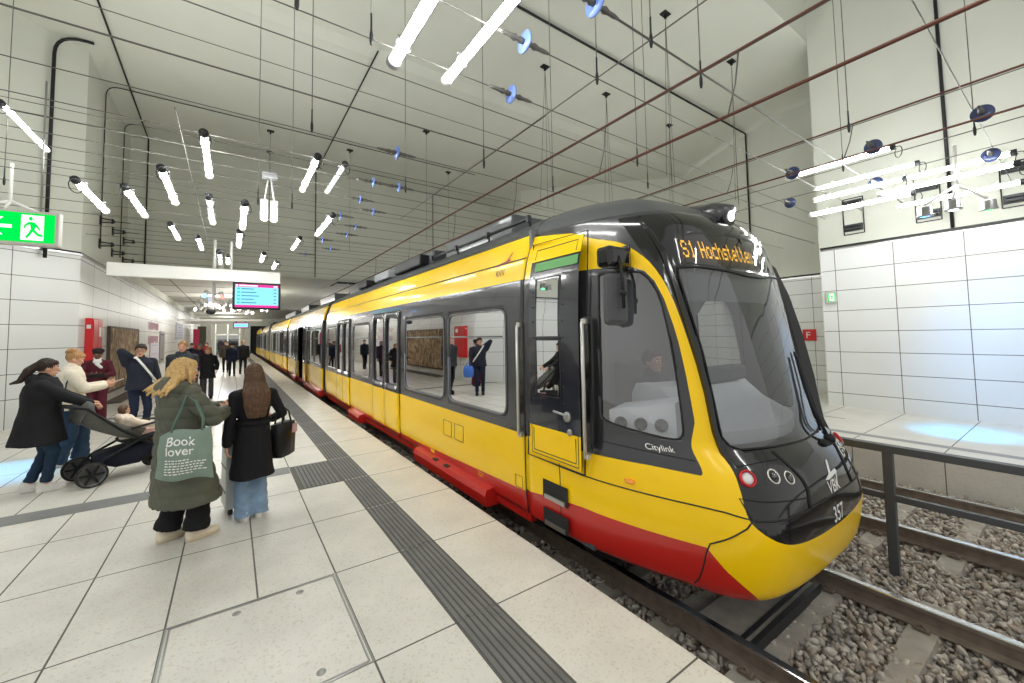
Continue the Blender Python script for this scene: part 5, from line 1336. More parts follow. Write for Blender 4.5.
    if tr:
        mb=MB(); w0,w1,hem=tr.get('w',(.088,.055,.10)); mb.ell(T((0,-.005,.93)),(.160*fatt,.128*fatt,.14))
        for (hip,kn,an) in legs:
            mb.cap(hip,kn,w0*fatt,(w0+w1)/2*.92); q=an+V((0,0,hem-.085)); d_=(q-kn).normalized()
            mb.tube([kn-d_*.02,kn.lerp(q,.5),q],w1,16,rs=[(w0+w1)/2*.92,w1*1.0,w1*tr.get('flare',1.0)])
            mb.ell(kn,((w0+w1)/2*.92,)*3)
        remesh(mb,'trousers',tr['m'],max(vox,.010),root,smooth=3,disp=lambda co:.004*np.sin(co[:,2]*70+co[:,0]*30)*np.clip(1-co[:,2]*1.0,0,1),floor=.012)
    # skirt
    if P.get('skirt'):
        mb=MB(); ringloft(mb,[(0,0,.48,.20,.17),(0,0,.7,.185,.155),(0,0,.92,.17,.14),(0,0,1.02,.14,.12)]); remesh(mb,'skirt',P['skirt'],.012,root,smooth=2,disp=lambda co:.006*np.sin(np.arctan2(co[:,0],co[:,1])*9)*np.clip(1.0-co[:,2],0,1))
    # shoes
    sm=P.get('shoes')
    for i,((hip,kn,an),ft) in enumerate(zip(legs,feet)):
        yawf=ft[3] if len(ft)>3 else 0; fd=V((-math.sin(yawf),math.cos(yawf),0)); z0=an.z-.085
        lift=ft[4] if len(ft)>4 else 0
        g=an-V((0,0,.085)); mb=MB(); h=V((0,0,1)); tl=V((0,0,-lift))
        mb.cap(g-fd*.045+h*.055,g-fd*.04+h*.10,.042,.040); mb.cap(g-fd*.04+h*.042,g+fd*.06+h*.045+tl*.5,.042,.042); mb.cap(g+fd*.05+h*.047+tl*.5,g+fd*.150+h*.040+tl,.045,.040); mb.cap(g-fd*.03+h*.085,g+fd*.06+h*.068+tl*.4,.040,.036)
        sh=remesh(mb,'shoe',sm['m'],.009,root,smooth=2,floor=max(0,z0-lift)+.004)
        mb=MB(); lat=V((fd.y,-fd.x,0)); pts=[]
        for k in range(20):
            a=2*PI*k/20; q=g+fd*(.055+.138*math.sin(a))+lat*(.047*math.cos(a)*(1-.12*math.sin(a))); pts.append(q)
        mb.rings([[p+V((0,0,.004)) +tl*(0 if (p-g).dot(fd)<.05 else .6) for p in pts],[p+V((0,0,.030))+tl*(0 if (p-g).dot(fd)<.05 else .6) for p in pts]],0,True,False); 
        mb.build('shoe_sole',sm.get('s',sm['m']),sh)
    # upper garment
    c=P['coat']; mb=MB(); ln=c.get('len',.55); g_=c.get('g',1.0); hemz=c['hem']; fl=c.get('flare',1.0); th=c.get('th',.03)
    zs_=[(hemz,.185*fl,.150*fl),(hemz+(.95-hemz)*.5,.172*(1+fl)/2,.142*(1+fl)/2),(.98,.158,.130),(1.10,.145*c.get('waist',1),.122*c.get('waist',1)),(1.24,.165,.13),(1.34,.160 if female else .178,.115),(1.40,.12,.09),(1.45,.07,.07)]
    R=[]
    for z,rx,ry in zs_:
        cc=T((0,0,z)) if z>.9 else V((T((0,0,.9)).x,T((0,0,.9)).y+c.get('swing',0)*(.9-z),z)); R.append((cc.x,cc.y,cc.z,(rx+th-.02)*fatt*g_,(ry+th-.02)*fatt*g_))
    ringloft(mb,R)
    sr=c.get('sleeve',(.066,.052,.044))
    for sh,el,wr in arms:
        q=wr-(wr-el).normalized()*.02
        mb.cap(sh+V((0,0,-.01)),el,sr[0]*.95,sr[1]); mb.cap(el,q,sr[1],sr[2])
        mb.cap(T((sh.x*.4,0,1.385)),sh,.055,sr[0])
    mb.cap(T((0,-.02,1.42)),T((0,0,1.465)),.075,.07)
    if c.get('hood'):
        k=c['hood']; mb.ell(T((0,-.10,1.42)),(.135*k,.085*k,.10*k)); mb.cap(T((-.09,-.03,1.45)),T((-.05,.06,1.42)),.045*k,.035); mb.cap(T((.09,-.03,1.45)),T((.05,.06,1.42)),.045*k,.035)
    coat=remesh(mb,'coat',c['m'],max(vox,.009),root,disp=c.get('disp'),smooth=3)
    if c.get('belt'):
        cc=T((0,0,1.06)); mb=MB(); rx=(.150+th-.02)*fatt*g_+.008; ry=(.125+th-.02)*fatt*g_+.008
        mb.rings([[(cc.x+(rx+o_)*math.cos(a),cc.y+(ry+o_)*math.sin(a),cc.z+dz) for a in np.linspace(0,2*PI,29)[:-1]] for dz,o_ in ((-.025,0),(-.025,.006),(.025,.006),(.025,0))],0,False,True); mb.build('belt',c['m'],coat)
    if c.get('fur'):
        pass
    # hair
    hm=P['hairm']; hs=P.get('hair','short'); mb=MB()
    RHc=RH
    if hs!='hat':
        mb.ell(HT((0,-.018,.052)),(.089,.096,.098),0,RHc,18)
        mb.ell(HT((0,.045,.085)),(.066,.045,.045),0,RHc,14)
    if hs=='long':      # straight, down the back
        pts=[HT((0,-.045,.05)),HT((0,-.07,-.06)),T((0,-.155,1.40)),T((0,-.170,1.26)),T((0,-.165,1.12))]
        rad=[(.090,.08),(.105,.075),(.135,.06),(.125,.045),(.085,.02)]
        mb.rings([[p+RHc@V((a*math.cos(t),b_*math.sin(t),0)) for t in np.linspace(0,2*PI,21)[:-1]] for p,(a,b_) in zip(pts,rad)],0,True,True)
    if hs=='wavy':
        pts=[HT((0,-.04,.06)),HT((0,-.06,-.04)),HT((0,-.075,-.10))]
        rad=[(.098,.085),(.108,.080),(.098,.06)]
        mb.rings([[p+RHc@V((a*math.cos(t),b_*math.sin(t),0)) for t in np.linspace(0,2*PI,21)[:-1]] for p,(a,b_) in zip(pts,rad)],0,True,True)
        for k in range(14):
            a=-PI*.15-PI*.7*k/13; p=HT((.105*math.cos(a)*1.0,.09*math.sin(a),-.03)); q=p+V((.02*math.sin(k*2.1),-.015,-.10-.03*math.sin(k*1.7))); mb.cap(p,q,.024,.012)
        for s in (-1,1): mb.cap(HT((s*.08,.03,.03)),HT((s*.09,.02,-.09)),.028,.02)
        for k in range(11):
            a=(k-5)*.024; p=HT((a,-.085,-.05)); q=T((a*1.5,-.165+.012*math.sin(k*2.3),1.44)); r=T((a*1.7-.01,-.215+.02*math.sin(k*1.9),1.385+.02*math.cos(k*2.7))); mb.cap(p,q,.032,.022); mb.cap(q,r,.022,.007)
    if hs=='bob':
        pts=[HT((0,-.03,.06)),HT((0,-.045,-.02)),HT((0,-.05,-.10))]; rad=[(.092,.08),(.096,.07),(.08,.055)]
        mb.rings([[p+RHc@V((a*math.cos(t),b_*math.sin(t),0)) for t in np.linspace(0,2*PI,21)[:-1]] for p,(a,b_) in zip(pts,rad)],0,True,True)
    if hs=='bun':
        mb.ell(HT((0,-.085,.10)),(.06,.055,.055)); 
        for k in range(10):
            a=k*.9; p=HT((.05*math.cos(a),-.085+.05*math.sin(a)*.6,.11+.03*math.sin(k))); mb.ell(p,(.028,.026,.028))
    if hs=='pony':
        mb.cap(HT((0,-.09,.05)),HT((.0,-.15,-.03)),.04,.05); mb.cap(HT((0,-.15,-.03)),HT((0,-.20,-.16)),.05,.03); mb.cap(HT((0,-.20,-.16)),HT((0,-.27,-.20)),.03,.012)
    if hs=='hat':
        mb.ell(HT((0,-.01,.045)),(.084,.09,.085),0,RHc,16); mb.ell(HT((0,.0,.10)),(.105,.11,.045),0,RHc,16); mb.ell(HT((0,.05,.075)),(.08,.07,.02),0,RHc,14)
    fr_=P.get('hairf',26); local=np.array(hc)
    remesh(mb,'hair' if hs!='hat' else 'hat',hm,max(.007,vox*.8),root,disp=lambda co: HAIRDISP(fr_,.0035 if hs!='wavy' else .006)(co-local),smooth=2)
    root['_']=0; del root['_']
    return root,HT,T,arms
def puff(pitch,amp): 
    return lambda co: amp*(np.abs(np.sin(co[:,2]*PI/pitch))**.55)-amp*.6+.003*np.sin(co[:,0]*90+co[:,2]*40)
def folds(a): return lambda co: a*np.sin(co[:,0]*22+co[:,2]*9+np.sin(co[:,2]*13)*1.5)*np.clip(1.5-co[:,2],0.2,1)
bk=mcol('cloth_black',rgb(30,30,33)); nv=mcol('cloth_navy',rgb(30,38,58)); olive=mcol('coat_olive',rgb(92,94,82),.6,bump=.1)
shoe_c=dict(m=mcol('shoe_cream',rgb(226,216,194)),s=mcol('sole_cream',rgb(210,196,168))); shoe_w=dict(m=mcol('shoe_white',rgb(226,224,220))); shoe_b=dict(m=mcol('shoe_black',rgb(28,28,30)))
blond=mcol('hair_blonde',rgb(206,172,116),.55,.22,40); brown=mcol('hair_brown',rgb(92,70,54),.45,.25,30); dark=mcol('hair_dark',rgb(48,38,34),.45,.2,30); grey=mcol('hair_grey',rgb(120,112,104),.6,.2,30)
lightbrown=mcol('hair_light_brown',rgb(170,130,88),.55,.22,35)
jean=mcol('jeans_light',rgb(134,160,188),.85,.15,12); jeand=mcol('jeans_dark',rgb(34,54,74),.85,.12,12)
st=lambda a=0,b=0:[(-.09,a,0),(.09,b,0)]
AD=lambda s,y=.03,z=.80,o=.24: dict(h=(s*o,y,z),e=(s*.3,-1,0),n=(-s,0,0),d=(0,.1,-1))
# 1 blonde woman, olive puffer coat
r1,HT1,T1_,arms1=person((-.38,4.93,0),math.radians(-62),1.69,'person with wavy blonde hair in a long olive quilted coat, green tote on the arm',
 dict(feet=[(-.12,-.04,0,.1),(.10,.10,0,-.15)],arms=[dict(h=(-.12,.42,1.17),e=(-.5,-.3,-1),n=(1,0,.2),c=.25,pt=True,d=(.3,1,.1)),dict(h=(.10,.33,1.15),e=(1,-.5,-.7),n=(-1,0,0),c=1.15,d=(-.25,.5,.7))],
 head=(-.15,.05),hair='wavy',hairm=blond,hairf=17,face=1,trousers=dict(m=bk,w=(.10,.088,.10),flare=1.25),shoes=shoe_c,fat=1.12,
 coat=dict(m=olive,hem=.36,flare=1.34,swing=.12,hood=1.15,th=.055,sleeve=(.095,.080,.058),disp=puff(.115,.016))),vox=.007)
# 2 dark-haired woman, black belted coat
r2,HT2,T2_,arms2=person((.20,5.08,0),math.radians(8),1.60,'person seen from behind with long straight brown hair, black belted coat and pale jeans',
 dict(feet=[(-.07,.0,0,.15),(.07,.02,0,-.1)],arms=[dict(h=(-.25,.02,.76),e=(-.5,-1,0),n=(1,0,0),d=(0,.1,-1),c=.4),dict(h=(.24,.26,1.02),e=(.6,-1,-.3),n=(-1,0,0),d=(0,1,.1),c=.8)],
 hair='long',hairm=brown,hairf=34,trousers=dict(m=jean,w=(.085,.085,.035),flare=1.15),shoes=shoe_w,
 coat=dict(m=bk,hem=.46,flare=1.12,waist=.93,belt=1,sleeve=(.064,.054,.048),disp=folds(.006))),vox=.007)
# 3 woman pushing the pram
r3,HT3,T3_,arms3=person((-1.98,7.62,0),math.radians(-76),1.66,'person in a black hooded coat with dark hair pushing the grey pushchair',
 dict(feet=[(-.08,-.06,.0,0,0),(.08,.08,0,0)],arms=[dict(h=(-.18,.56,1.00),e=(-.4,-.3,-1),n=(0,0,-1),c=.9,d=(0,1,-.2)),dict(h=(.16,.56,1.00),e=(.4,-.3,-1),n=(0,0,-1),c=.9,d=(0,1,-.2))],
 head=(.1,.1),lean=.05,hair='pony',hairm=dark,trousers=dict(m=jeand,w=(.092,.058,.12)),shoes=shoe_w,fat=1.3,
 coat=dict(m=bk,hem=.62,flare=1.22,hood=.8,th=.04,sleeve=(.078,.066,.050),disp=folds(.006))),vox=.008)
# 4 cream jacket woman, phone
r4,HT4,T4_,arms4=person((-2.02,9.0,0),math.radians(-78),1.73,'person with tied-up light hair in a cream jacket looking down at a phone',
 dict(feet=[(-.09,.12,0,0),(.09,-.12,0,0)],arms=[dict(h=(-.10,.36,1.16),e=(-.5,-.4,-1),n=(1,0,.6),c=.7,d=(.2,1,.1)),dict(h=(.08,.36,1.14),e=(.6,-.4,-1),n=(-1,0,.6),c=.8,d=(-.1,1,.1))],
 head=(0,.45),hair='bun',hairm=lightbrown,trousers=dict(m=jeand,w=(.09,.085,.06),flare=1.3),shoes=shoe_w,
 coat=dict(m=mcol('cream_knit',rgb(222,214,196),.9,.05,30,.3,90),hem=.86,flare=1.02,th=.045,sleeve=(.078,.066,.052),disp=folds(.005))),vox=.009)
# 5 burgundy uniform
r5,HT5,T5_,arms5=person((-2.52,13.0,0),math.radians(190),1.71,'person in a burgundy uniform and dark hat with a white scarf, facing us',
 dict(feet=st(),arms=[dict(h=(-.10,.28,1.10),e=(-.8,-.3,-1),n=(1,0,.3),c=.7,d=(1,.3,0)),dict(h=(.12,.26,1.12),e=(.8,-.3,-1),n=(-1,0,.3),c=.7,d=(-1,.3,0))],
 head=(.25,.35),hair='hat',hairm=mcol('hat_dark',rgb(38,30,34)),skin=M['skind'],trousers=dict(m=mcol('burgundy',rgb(84,30,44)),w=(.10,.09,.06)),shoes=shoe_b,
 coat=dict(m=mcol('burgundy',rgb(84,30,44)),hem=.72,flare=1.0,sleeve=(.075,.062,.052),disp=folds(.004))),vox=.010)
mb=MB(); mb.ell(T5_((0,.10,1.40)),(.075,.03,.06)); mb.cap(T5_((-.05,.03,1.47)),T5_((.01,.11,1.34)),.022,.03); mb.cap(T5_((.05,.03,1.47)),T5_((-.01,.11,1.34)),.022,.03); mb.cap(T5_((0,.13,1.34)),T5_((-.06,.14,1.27)),.03,.03); mb.build('scarf',M['white'],r5)
# 6 man hand on neck, blue bag
r6,HT6,T6_,arms6=person((-1.52,11.0,0),math.radians(-150),1.80,'person in glasses raising one hand to the neck, pale strap across dark jacket',
 dict(f=0,feet=st(.05,-.05),arms=[dict(h=(-.27,.14,.86),e=(-.5,-1,0),n=(1,0,0),d=(0,.2,-1),c=.9),dict(h=(.12,.04,1.44),e=(1,.15,.25),n=(-1,0,0),d=(-.9,0,.4),c=.5)],
 head=(-.5,.1),hair='short',hairm=dark,trousers=dict(m=nv),shoes=shoe_b,fat=1.08,
 coat=dict(m=mcol('jacket_navy',rgb(38,42,54)),hem=.84,flare=1.0,th=.04,sleeve=(.078,.064,.05),disp=folds(.005))),vox=.010)
mb=MB(); pts=[T6_((.11,.14,1.44)),T6_((.02,.165,1.3)),T6_((-.08,.17,1.15)),T6_((-.2,.14,.98))]
mb.tube(pts,.02,8); mb.tube([T6_((.11,.14,1.44)),T6_((.14,.0,1.46)),T6_((.05,-.15,1.35)),T6_((-.18,-.12,1.05))],.02,8); mb.build('shoulder_strap',M['white'],r6)
mb=MB()
for s in (-1,1): mb.tube([HT6((s*.033+.024*math.cos(a),.108,.026+.02*math.sin(a))) for a in np.linspace(0,2*PI,13)],.003,5)
mb.build('glasses',M['rubber'],r6)
def far(loc,rzd,H,label,**k):
    d=dict(feet=[(-.09,.14,0),(.09,-.12,0)],arms=[AD(-1,.12),AD(1,-.06)],hair='short',hairm=dark,trousers=dict(m=bk),shoes=shoe_b,coat=dict(m=bk,hem=.82,th=.04,sleeve=(.075,.064,.05)),face=1)
    d.update(k); return person((loc[0],loc[1],0),math.radians(rzd),H,label,d,vox=.011 if loc[1]<20 else .014)
far((-.92,11.9),172,1.84,'broad person with short fair hair in a dark grey jacket walking towards us',f=0,hairm=lightbrown,fat=1.12,coat=dict(m=mcol('jacket_slate',rgb(52,56,62)),hem=.80,th=.05,hood=.9,sleeve=(.082,.07,.055)))
far((-.62,16.25),185,1.62,'person in a black coat walking towards us with one arm held out',hair='bob',hairm=lightbrown,trousers=dict(m=mcol('trousers_grey',rgb(62,64,66)),w=(.085,.07,.06)),coat=dict(m=bk,hem=.66,flare=1.1,th=.05,hood=.9,sleeve=(.082,.07,.055)),
    arms=[AD(-1,.1,.95),dict(h=(.46,.22,.98),e=(.5,-.5,-1),n=(0,0,-1),d=(1,.3,-.3),c=.3)])
far((-1.0,19.4),180,1.72,'person in a plum jacket behind the one with the outstretched arm',hair='bob',hairm=grey,coat=dict(m=mcol('plum',rgb(66,48,70)),hem=.7,th=.05,sleeve=(.08,.065,.05)))
far((-.27,28.2),178,1.78,'leftmost of three dark-clad people far down the platform, brown jacket',f=0,coat=dict(m=mcol('brown_jacket',rgb(70,62,54)),hem=.8,th=.05,sleeve=(.08,.07,.05)))
far((.03,25.0),182,1.66,'middle of three dark-clad people far down the platform, in a cap',f=0,hair='hat',hairm=bk,coat=dict(m=nv,hem=.75,th=.05,sleeve=(.08,.07,.05)))
far((.50,25.9),186,1.80,'rightmost of three dark-clad people far down the platform, nearest the tram',f=0,fat=1.1,hairm=lightbrown)
far((-1.25,30.5),170,1.7,'person in red and dark clothes by the wall far down the platform',coat=dict(m=mcol('red_cloth',rgb(150,34,60)),hem=.8,sleeve=(.075,.065,.05)))
far((-1.55,24.5),175,1.72,'person in a dark blue jacket half hidden near the wall notices',coat=dict(m=nv,hem=.8,sleeve=(.075,.065,.05)))
# driver, seated in the cab
dr,_,_,_=person((XC-.05,2.72,.10),math.radians(180),1.74,'person in dark blue clothes sitting at the controls behind the tram windshield',
 dict(f=0,drop=-.16,feet=[(-.12,.52,.08),(.12,.52,.08)],arms=[dict(h=(-.2,.44,1.12),e=(-.5,-.5,-1),n=(0,0,-1),c=.6,d=(0,1,-.1)),dict(h=(.2,.44,1.12),e=(.5,-.5,-1),n=(0,0,-1),c=.6,d=(0,1,-.1))],
 hair='short',hairm=dark,trousers=dict(m=nv),shoes=shoe_b,coat=dict(m=nv,hem=.74,sleeve=(.07,.06,.05))),vox=.011)

# ================================================================== carried things
# tote bag
tb=empty('tote_bag',(-.315,4.565,.865),math.radians(-12),'sage green cloth tote bag printed with white words, hanging from the olive coat sleeve','bag')
W_,H_=.385,.40
def tb_pt(u,v,s):
    e=(1-abs(u)**2.6)*(1-abs(v)**2.6); x=u*W_/2*(1-.05*v+.02*math.sin(v*5)); z=v*H_/2+ .03*u*v-.02*math.sin(u*3)*v
    return V((x,s*(.012+.055*e)+.008*math.sin(u*7+v*5)*e,z+.014*(1-u*u)*v))
mb=MB(); n=22
for s in (-1,1):
    vs=[tb_pt(-1+2*i/n,-1+2*j/n,s) for i in range(n+1) for j in range(n+1)]; fs=[(i*(n+1)+j,(i+1)*(n+1)+j,(i+1)*(n+1)+j+1,i*(n+1)+j+1) for i in range(n) for j in range(n)]
    mb.add(vs,fs,0,True)
for i in range(n):   # close the rim
    for f in (lambda s,k:tb_pt(-1,-1+2*k/n,s),lambda s,k:tb_pt(1,-1+2*k/n,s),lambda s,k:tb_pt(-1+2*k/n,-1,s),lambda s,k:tb_pt(-1+2*k/n,1,s)):
        mb.add([f(-1,i),f(-1,i+1),f(1,i+1),f(1,i)],[(0,1,2,3)],0,True)
mb.build('bag_body',mcol('tote_green',rgb(128,146,134),.9,.06,10,.15,300),tb)
for s in (-1,1):
    mb=MB(); mb.tube([(-.10,s*.02,.20),(-.08,.06+s*.02,.32),(-.03,.12+s*.02,.50),(.04,.10+s*.02,.44),(.11,.04+s*.02,.30),(.12,s*.02,.20)],.0075,6); mb.build('strap',mcol('tote_strap',rgb(96,120,108)),tb)
def on_bag(me,x0,z0):
    for v in me.vertices:
        x=x0+v.co.x; z=z0+v.co.y; v.co=tb_pt(max(-1,min(1,x/(W_/2))),max(-1,min(1,z/(H_/2))),-1)+V((0,-.003,0)); 
    return me
def bag_text(t,size,x,z,name='print'):
    me=text_mesh(t,size,M['white'],name,extr=0,offset=size*.01)
    on_bag(me,x,z); o=bpy.data.objects.new(name,me); COL.objects.link(o); o.parent=tb
bag_text('Book',.098,-.13,.085); bag_text('lover',.098,-.13,.010)
mb=MB()
for k in range(6):
    z=-.035-.022*k; x=-.13; L=[.17,.27,.28,.26,.27,.20][k]
    while x<-.13+L:
        w_=.012+.018*random.random(); 
        q=[tb_pt(a/(W_/2),b_/(H_/2),-1)+V((0,-.0025,0)) for a,b_ in ((x,z),(x+w_,z),(x+w_,z+.009),(x,z+.009))]; mb.add(q,[(0,1,2,3)]); x+=w_+.008
mb.build('small_print',M['white'],tb)
# handbag
hb=empty('handbag',(.49,5.22,.80),math.radians(55),'black handbag with a pale printed patch on the arm of the brown-haired person','bag')
mb=MB(); mb.rings([[(x*sx,y*sy,z) for x,y in ((-.13,-.06),(0,-.075),(.13,-.06),(.14,0),(.13,.06),(0,.075),(-.13,.06),(-.14,0))] for z,sx,sy in ((-.24,.9,.8),(-.235,1,1),(0,1.05,1.1),(.12,1.1,.9),(.125,1.0,.5))],0,True,True)
mb.build('bag_body',mcol('leather_black',rgb(26,26,28),.4),hb)
for s in (-1,1):
    mb=MB(); mb.tube([(-.09,s*.04,.11),(-.075,s*.035,.22),(-.02,s*.02,.29),(.05,s*.03,.24),(.09,s*.04,.11)],.009,6); mb.build('handle',M['rubber'],hb)
mb=MB(); mb.add([(.02,-.088,.0),(.14,-.082,-.01),(.15,-.078,.09),(.03,-.088,.10)],[(0,1,2,3)]); mb.build('printed_patch',mcol('patch',rgb(206,170,176),.7,.25,60),hb)
# slim grey suitcase
sc_=empty('suitcase',(.0,5.42,0),math.radians(8),'slim silver-grey upright case standing left of the brown-haired person','suitcase')
mb=MB(); mb.box((0,0,.50),(.10,.34,.86),0,bev=.02); mb.build('shell',mcol('case_grey',rgb(192,194,192),.35,.05),sc_)
mb=MB(); mb.tube([(0,-.12,.93),(0,-.12,1.06),(0,.12,1.06),(0,.12,.93)],.012,8); mb.build('handle',M['darkmetal'],sc_)
for s in (-.12,.12):
    mb=MB(); mb.lathe([(.03,-.02),(.035,0),(.03,.02)],(0,s,.036),axis=(1,0,0),n=14); mb.build('caster',M['rubber'],sc_)
mb=MB()
for z in (.25,.5,.75): mb.box((-.052,0,z),(.006,.30,.012))
mb.build('rib',M['darkmetal'],sc_)
# phone / papers in the cream-jacketed person's hands
def W(root,p):
    bpy.context.view_layer.update(); return root.matrix_world@V(p)
p=W(r4,(-.01,.50,1.20)); o=empty('smartphone',p,math.radians(-78),'white smartphone held by the person in the cream jacket','phone')
mb=MB(); mb.box((0,0,0),(.078,.155,.010),0,Matrix.Rotation(.35,3,'X'),bev=.004); mb.build('case',M['white'],o)
mb=MB(); mb.box((0,0,.006),(.070,.145,.002),0,Matrix.Rotation(.35,3,'X')); mb.build('screen',M['gloss'],o)
p=W(r4,(.20,.05,.93)); o=empty('shoulder_bag',p,math.radians(-78),'striped crochet shoulder bag at the hip of the person in the cream jacket','bag')
for k in range(5):
    mb=MB(); a=.11-.008*abs(k-2); mb.rings([[(.05*math.cos(t),(a)*math.sin(t)*1.2,-.11+.045*k+dz) for t in np.linspace(0,2*PI,17)[:-1]] for dz in (0,.045)],0,True,True)
    mb.build('stripe',mcol('crochet_light',rgb(214,204,178)) if k%2==0 else mcol('crochet_dark',rgb(60,54,50)),o)
mb=MB(); mb.tube([(0,-.12,.08),(0,-.10,.3),(-.05,-.04,.50),(0,.06,.3),(0,.12,.08)],.011,6); mb.build('strap',mcol('crochet_dark',rgb(60,54,50)),o)
p=W(r5,(.0,.34,1.10)); o=empty('black_folder',p,math.radians(190),'black folder in the hands of the person in burgundy','folder')
mb=MB(); mb.box((0,0,0),(.26,.18,.03),0,Matrix.Rotation(.5,3,'X'),bev=.006); mb.build('cover',M['rubber'],o)
mb=MB(); mb.box((0,0,.017),(.22,.12,.003),0,Matrix.Rotation(.5,3,'X')); mb.build('paper',M['white'],o)
p=W(r6,(-.33,.16,.74)); o=empty('blue_bag',p,math.radians(-150),'bright blue bag hanging from the hand of the person with the pale strap','bag')
mb=MB(); mb.rings([[(.15*k*math.cos(t),.07*k*math.sin(t),z) for t in np.linspace(0,2*PI,17)[:-1]] for z,k in ((-.22,.7),(-.18,1),(0,1.1),(.12,.9),(.14,.6))],0,True,True); mb.build('bag_body',mcol('bag_blue',rgb(70,120,205),.6),o)
mb=MB(); mb.tube([(-.07,0,.12),(-.05,0,.22),(.05,0,.22),(.07,0,.12)],.010,6); mb.build('handle',mcol('bag_blue',rgb(70,120,205),.6),o)

# ================================================================== pushchair and child
ps=empty('pushchair',(-1.20,7.80,0),math.radians(-64),'dark grey pushchair with big rear wheel and hooded seat, a child sitting in it','pushchair')
# local: +Y forward, rear axle y=-.38, front axle y=.34
pg=mcol('pram_grey',rgb(92,92,88),.85,.08,20,.1); pb=mcol('pram_black',rgb(30,31,34),.7)
for s in (-1,1):
    mb=MB(); c=(s*.27,-.40,.155)
    mb.lathe([(.155,-.018),(.158,0),(.155,.018),(.132,.020),(.130,-.020),(.155,-.018)],c,axis=(1,0,0),n=30); w1=mb.build('rear_wheel',M['rubber'],ps)
    mb=MB(); mb.lathe([(.125,-.014),(.133,-.014),(.133,.014),(.125,.014),(.125,-.014)],c,axis=(1,0,0),n=30); mb.build('rim',mat('rim_grey',rgb(120,122,120),.4),w1)
    mb=MB(); 
    for k in range(6):
        a=2*PI*k/6; mb.tube([c,(c[0],c[1]+.125*math.cos(a),c[2]+.125*math.sin(a))],.012,6)
    mb.lathe([(.03,-.025),(.03,.025)],c,axis=(1,0,0),n=14); mb.build('spokes',pb,w1)
    c=(s*.22,.36,.10); mb=MB(); mb.lathe([(.10,-.016),(.10,.016),(.08,.02),(.03,.02),(.03,-.02),(.08,-.02)],c,axis=(1,0,0),n=24); mb.build('front_wheel',M['rubber'],ps)
    mb=MB(); mb.tube([(s*.22,.36,.10),(s*.22,.33,.24),(s*.24,.25,.32)],.018,8); mb.tube([(s*.24,-.40,.155),(s*.25,-.28,.32),(s*.25,.12,.52),(s*.25,.24,.33)],.018,8); mb.tube([(s*.25,.20,.40),(s*.25,-.12,.66),(s*.25,-.46,1.0),(s*.22,-.58,1.03)],.016,8); mb.build('chassis_tube',pb,ps)
mb=MB(); mb.tube([(-.22,-.58,1.03),(-.12,-.62,1.04),(.12,-.62,1.04),(.22,-.58,1.03)],.019,10); mb.build('push_handle',M['rubber'],ps)
mb=MB(); mb.tube([(-.27,-.40,.155),(.27,-.40,.155)],.014,8); mb.build('axle',pb,ps)
# under basket
mb=MB(); R=[]
for y,z,h,w_ in ((-.30,.24,.10,.18),(-.15,.17,.2,.22),(.1,.17,.24,.23),(.27,.30,.14,.20)): R.append([(-w_,y,z+h),(-w_,y,z+.03),(-w_*.8,y,z),(w_*.8,y,z),(w_,y,z+.03),(w_,y,z+h)])
mb.rings(R,0,True,True); mb.build('basket',mcol('basket_navy',rgb(24,28,44),.8),ps)
# seat unit: back (towards the pusher), folded hood, seat, bumper bar
mb=MB(); R=[]
for y,z in ((-.52,.96),(-.46,.80),(-.30,.66),(-.12,.56),(.06,.50)):
    R.append([(-.21,y,z),(-.23,y+.06,z+.10),(-.23,y+.09,z+.13),(.23,y+.09,z+.13),(.23,y+.06,z+.10),(.21,y,z)])
mb.rings(R,0,True,True); mb.build('seat_back',pg,ps)
mb=MB(); R=[]
for k in range(9):
    a=PI*.05+PI*.42*k/8; cy,cz=-.22,.78; rad=.30
    y=cy-rad*math.cos(a); z=cz+rad*math.sin(a)*.95
    R.append([(-.23,y,z-.02),(-.22,y,z+.02),(-.12,y,z+.05),(.12,y,z+.05),(.22,y,z+.02),(.23,y,z-.02)])
R2=[[(x,y-.03,z-.10) for x,y,z in r] for r in R]
mb.rings(R[:6],0,True,True); mb.build('hood',pg,ps)
mb=MB(); mb.box((0,.12,.50),(.40,.36,.06),0,Matrix.Rotation(.15,3,'X'),bev=.02); mb.build('seat',pb,ps)
mb=MB(); mb.tube([(-.24,-.02,.66),(-.22,.26,.70),(0,.32,.72),(.22,.26,.70),(.24,-.02,.66)],.016,8); mb.build('bumper_bar',M['rubber'],ps)
mb=MB(); mb.box((0,.34,.36),(.34,.16,.03),0,Matrix.Rotation(-.3,3,'X'),bev=.01); mb.build('footrest',pb,ps)
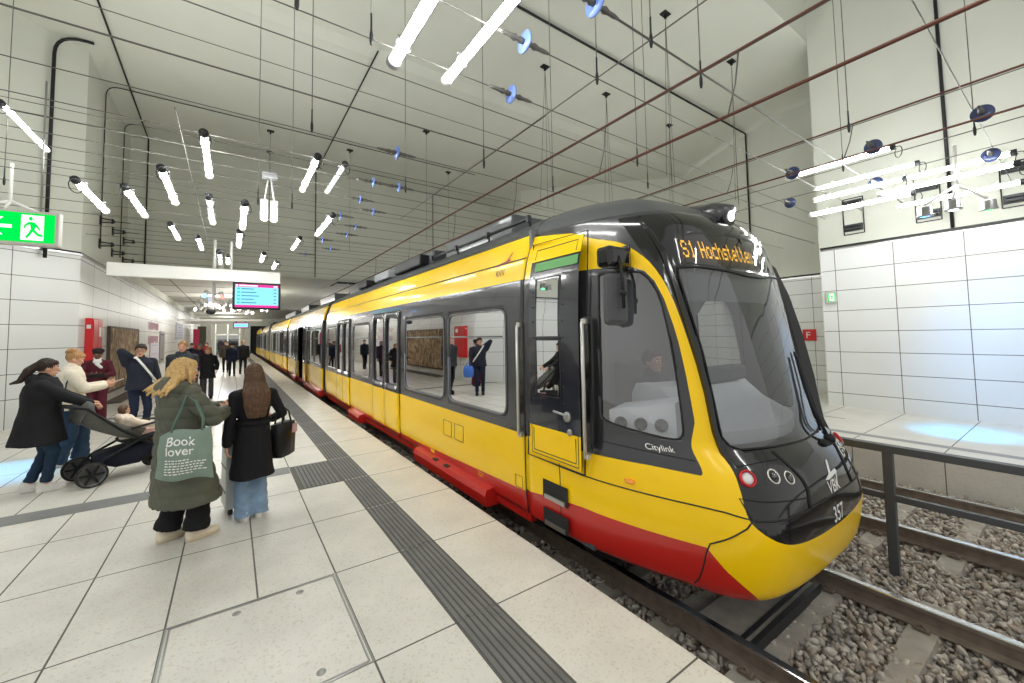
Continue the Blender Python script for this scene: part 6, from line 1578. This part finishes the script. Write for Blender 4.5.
# child
pw=W(ps,(0,.06,.40))
ch,_,_,_=person((pw.x,pw.y,.08),math.radians(-64),.98,'small child in a cream hooded coat sitting in the pushchair',
 dict(drop=-.14,feet=[(-.10,.42,.30),(.10,.42,.30)],arms=[dict(h=(-.2,.36,1.0),e=(-.5,-.5,-1),n=(0,0,-1),c=.6),dict(h=(.2,.36,1.0),e=(.5,-.5,-1),n=(0,0,-1),c=.6)],lean=-.25,
 hair='bob',hairm=brown,trousers=dict(m=mcol('floral_pink',rgb(222,190,184),.9,.25,60),w=(.12,.09,.1)),shoes=dict(m=mcol('shoe_pink',rgb(200,120,120))),fat=1.25,
 coat=dict(m=mcol('child_cream',rgb(226,210,192),.95,.05,30,.4,120),hem=.72,hood=1.2,th=.05,sleeve=(.10,.09,.07))),vox=.014)

# ================================================================== every loose piece of these parts becomes a part of its own
def islands(o):
    me=o.data; n=len(me.vertices); par_=list(range(n))
    def find(a):
        while par_[a]!=a: par_[a]=par_[par_[a]]; a=par_[a]
        return a
    for e in me.edges:
        a,b=find(e.vertices[0]),find(e.vertices[1])
        if a!=b: par_[a]=b
    g={}
    for p_ in me.polygons: g.setdefault(find(p_.vertices[0]),[]).append(p_.index)
    return list(g.values())
def split_obj(o):
    gs=islands(o)
    if len(gs)<2: return
    me=o.data; src=[(list(p_.vertices),p_.material_index,p_.use_smooth) for p_ in me.polygons]; vs=[v.co.copy() for v in me.vertices]
    kids=[c for c in COL.objects if c.parent==o]
    for k,g in enumerate(gs):
        idx={};V_=[];F_=[];M_=[];S_=[]
        for i in g:
            f,m_,s_=src[i]; q=[]
            for v in f:
                if v not in idx: idx[v]=len(V_); V_.append(tuple(vs[v]))
                q.append(idx[v])
            F_.append(q);M_.append(m_);S_.append(s_)
        nm=bpy.data.meshes.new(me.name); nm.from_pydata(V_,[],F_)
        for x in me.materials: nm.materials.append(x)
        nm.polygons.foreach_set('material_index',M_); nm.polygons.foreach_set('use_smooth',S_); nm.update()
        if k==0: first=nm
        else:
            c=o.copy(); c.data=nm; COL.objects.link(c)
    o.data=first
SPL=('window_glass','cab_side_window','door_panel','lens','door_glass','headlamp','lift_door','latch','letter','roof_unit','operator_logo','windshield','destination_glass')
for o in list(COL.objects):
    if o.type=='MESH' and o.name.split('.')[0] in SPL: split_obj(o)
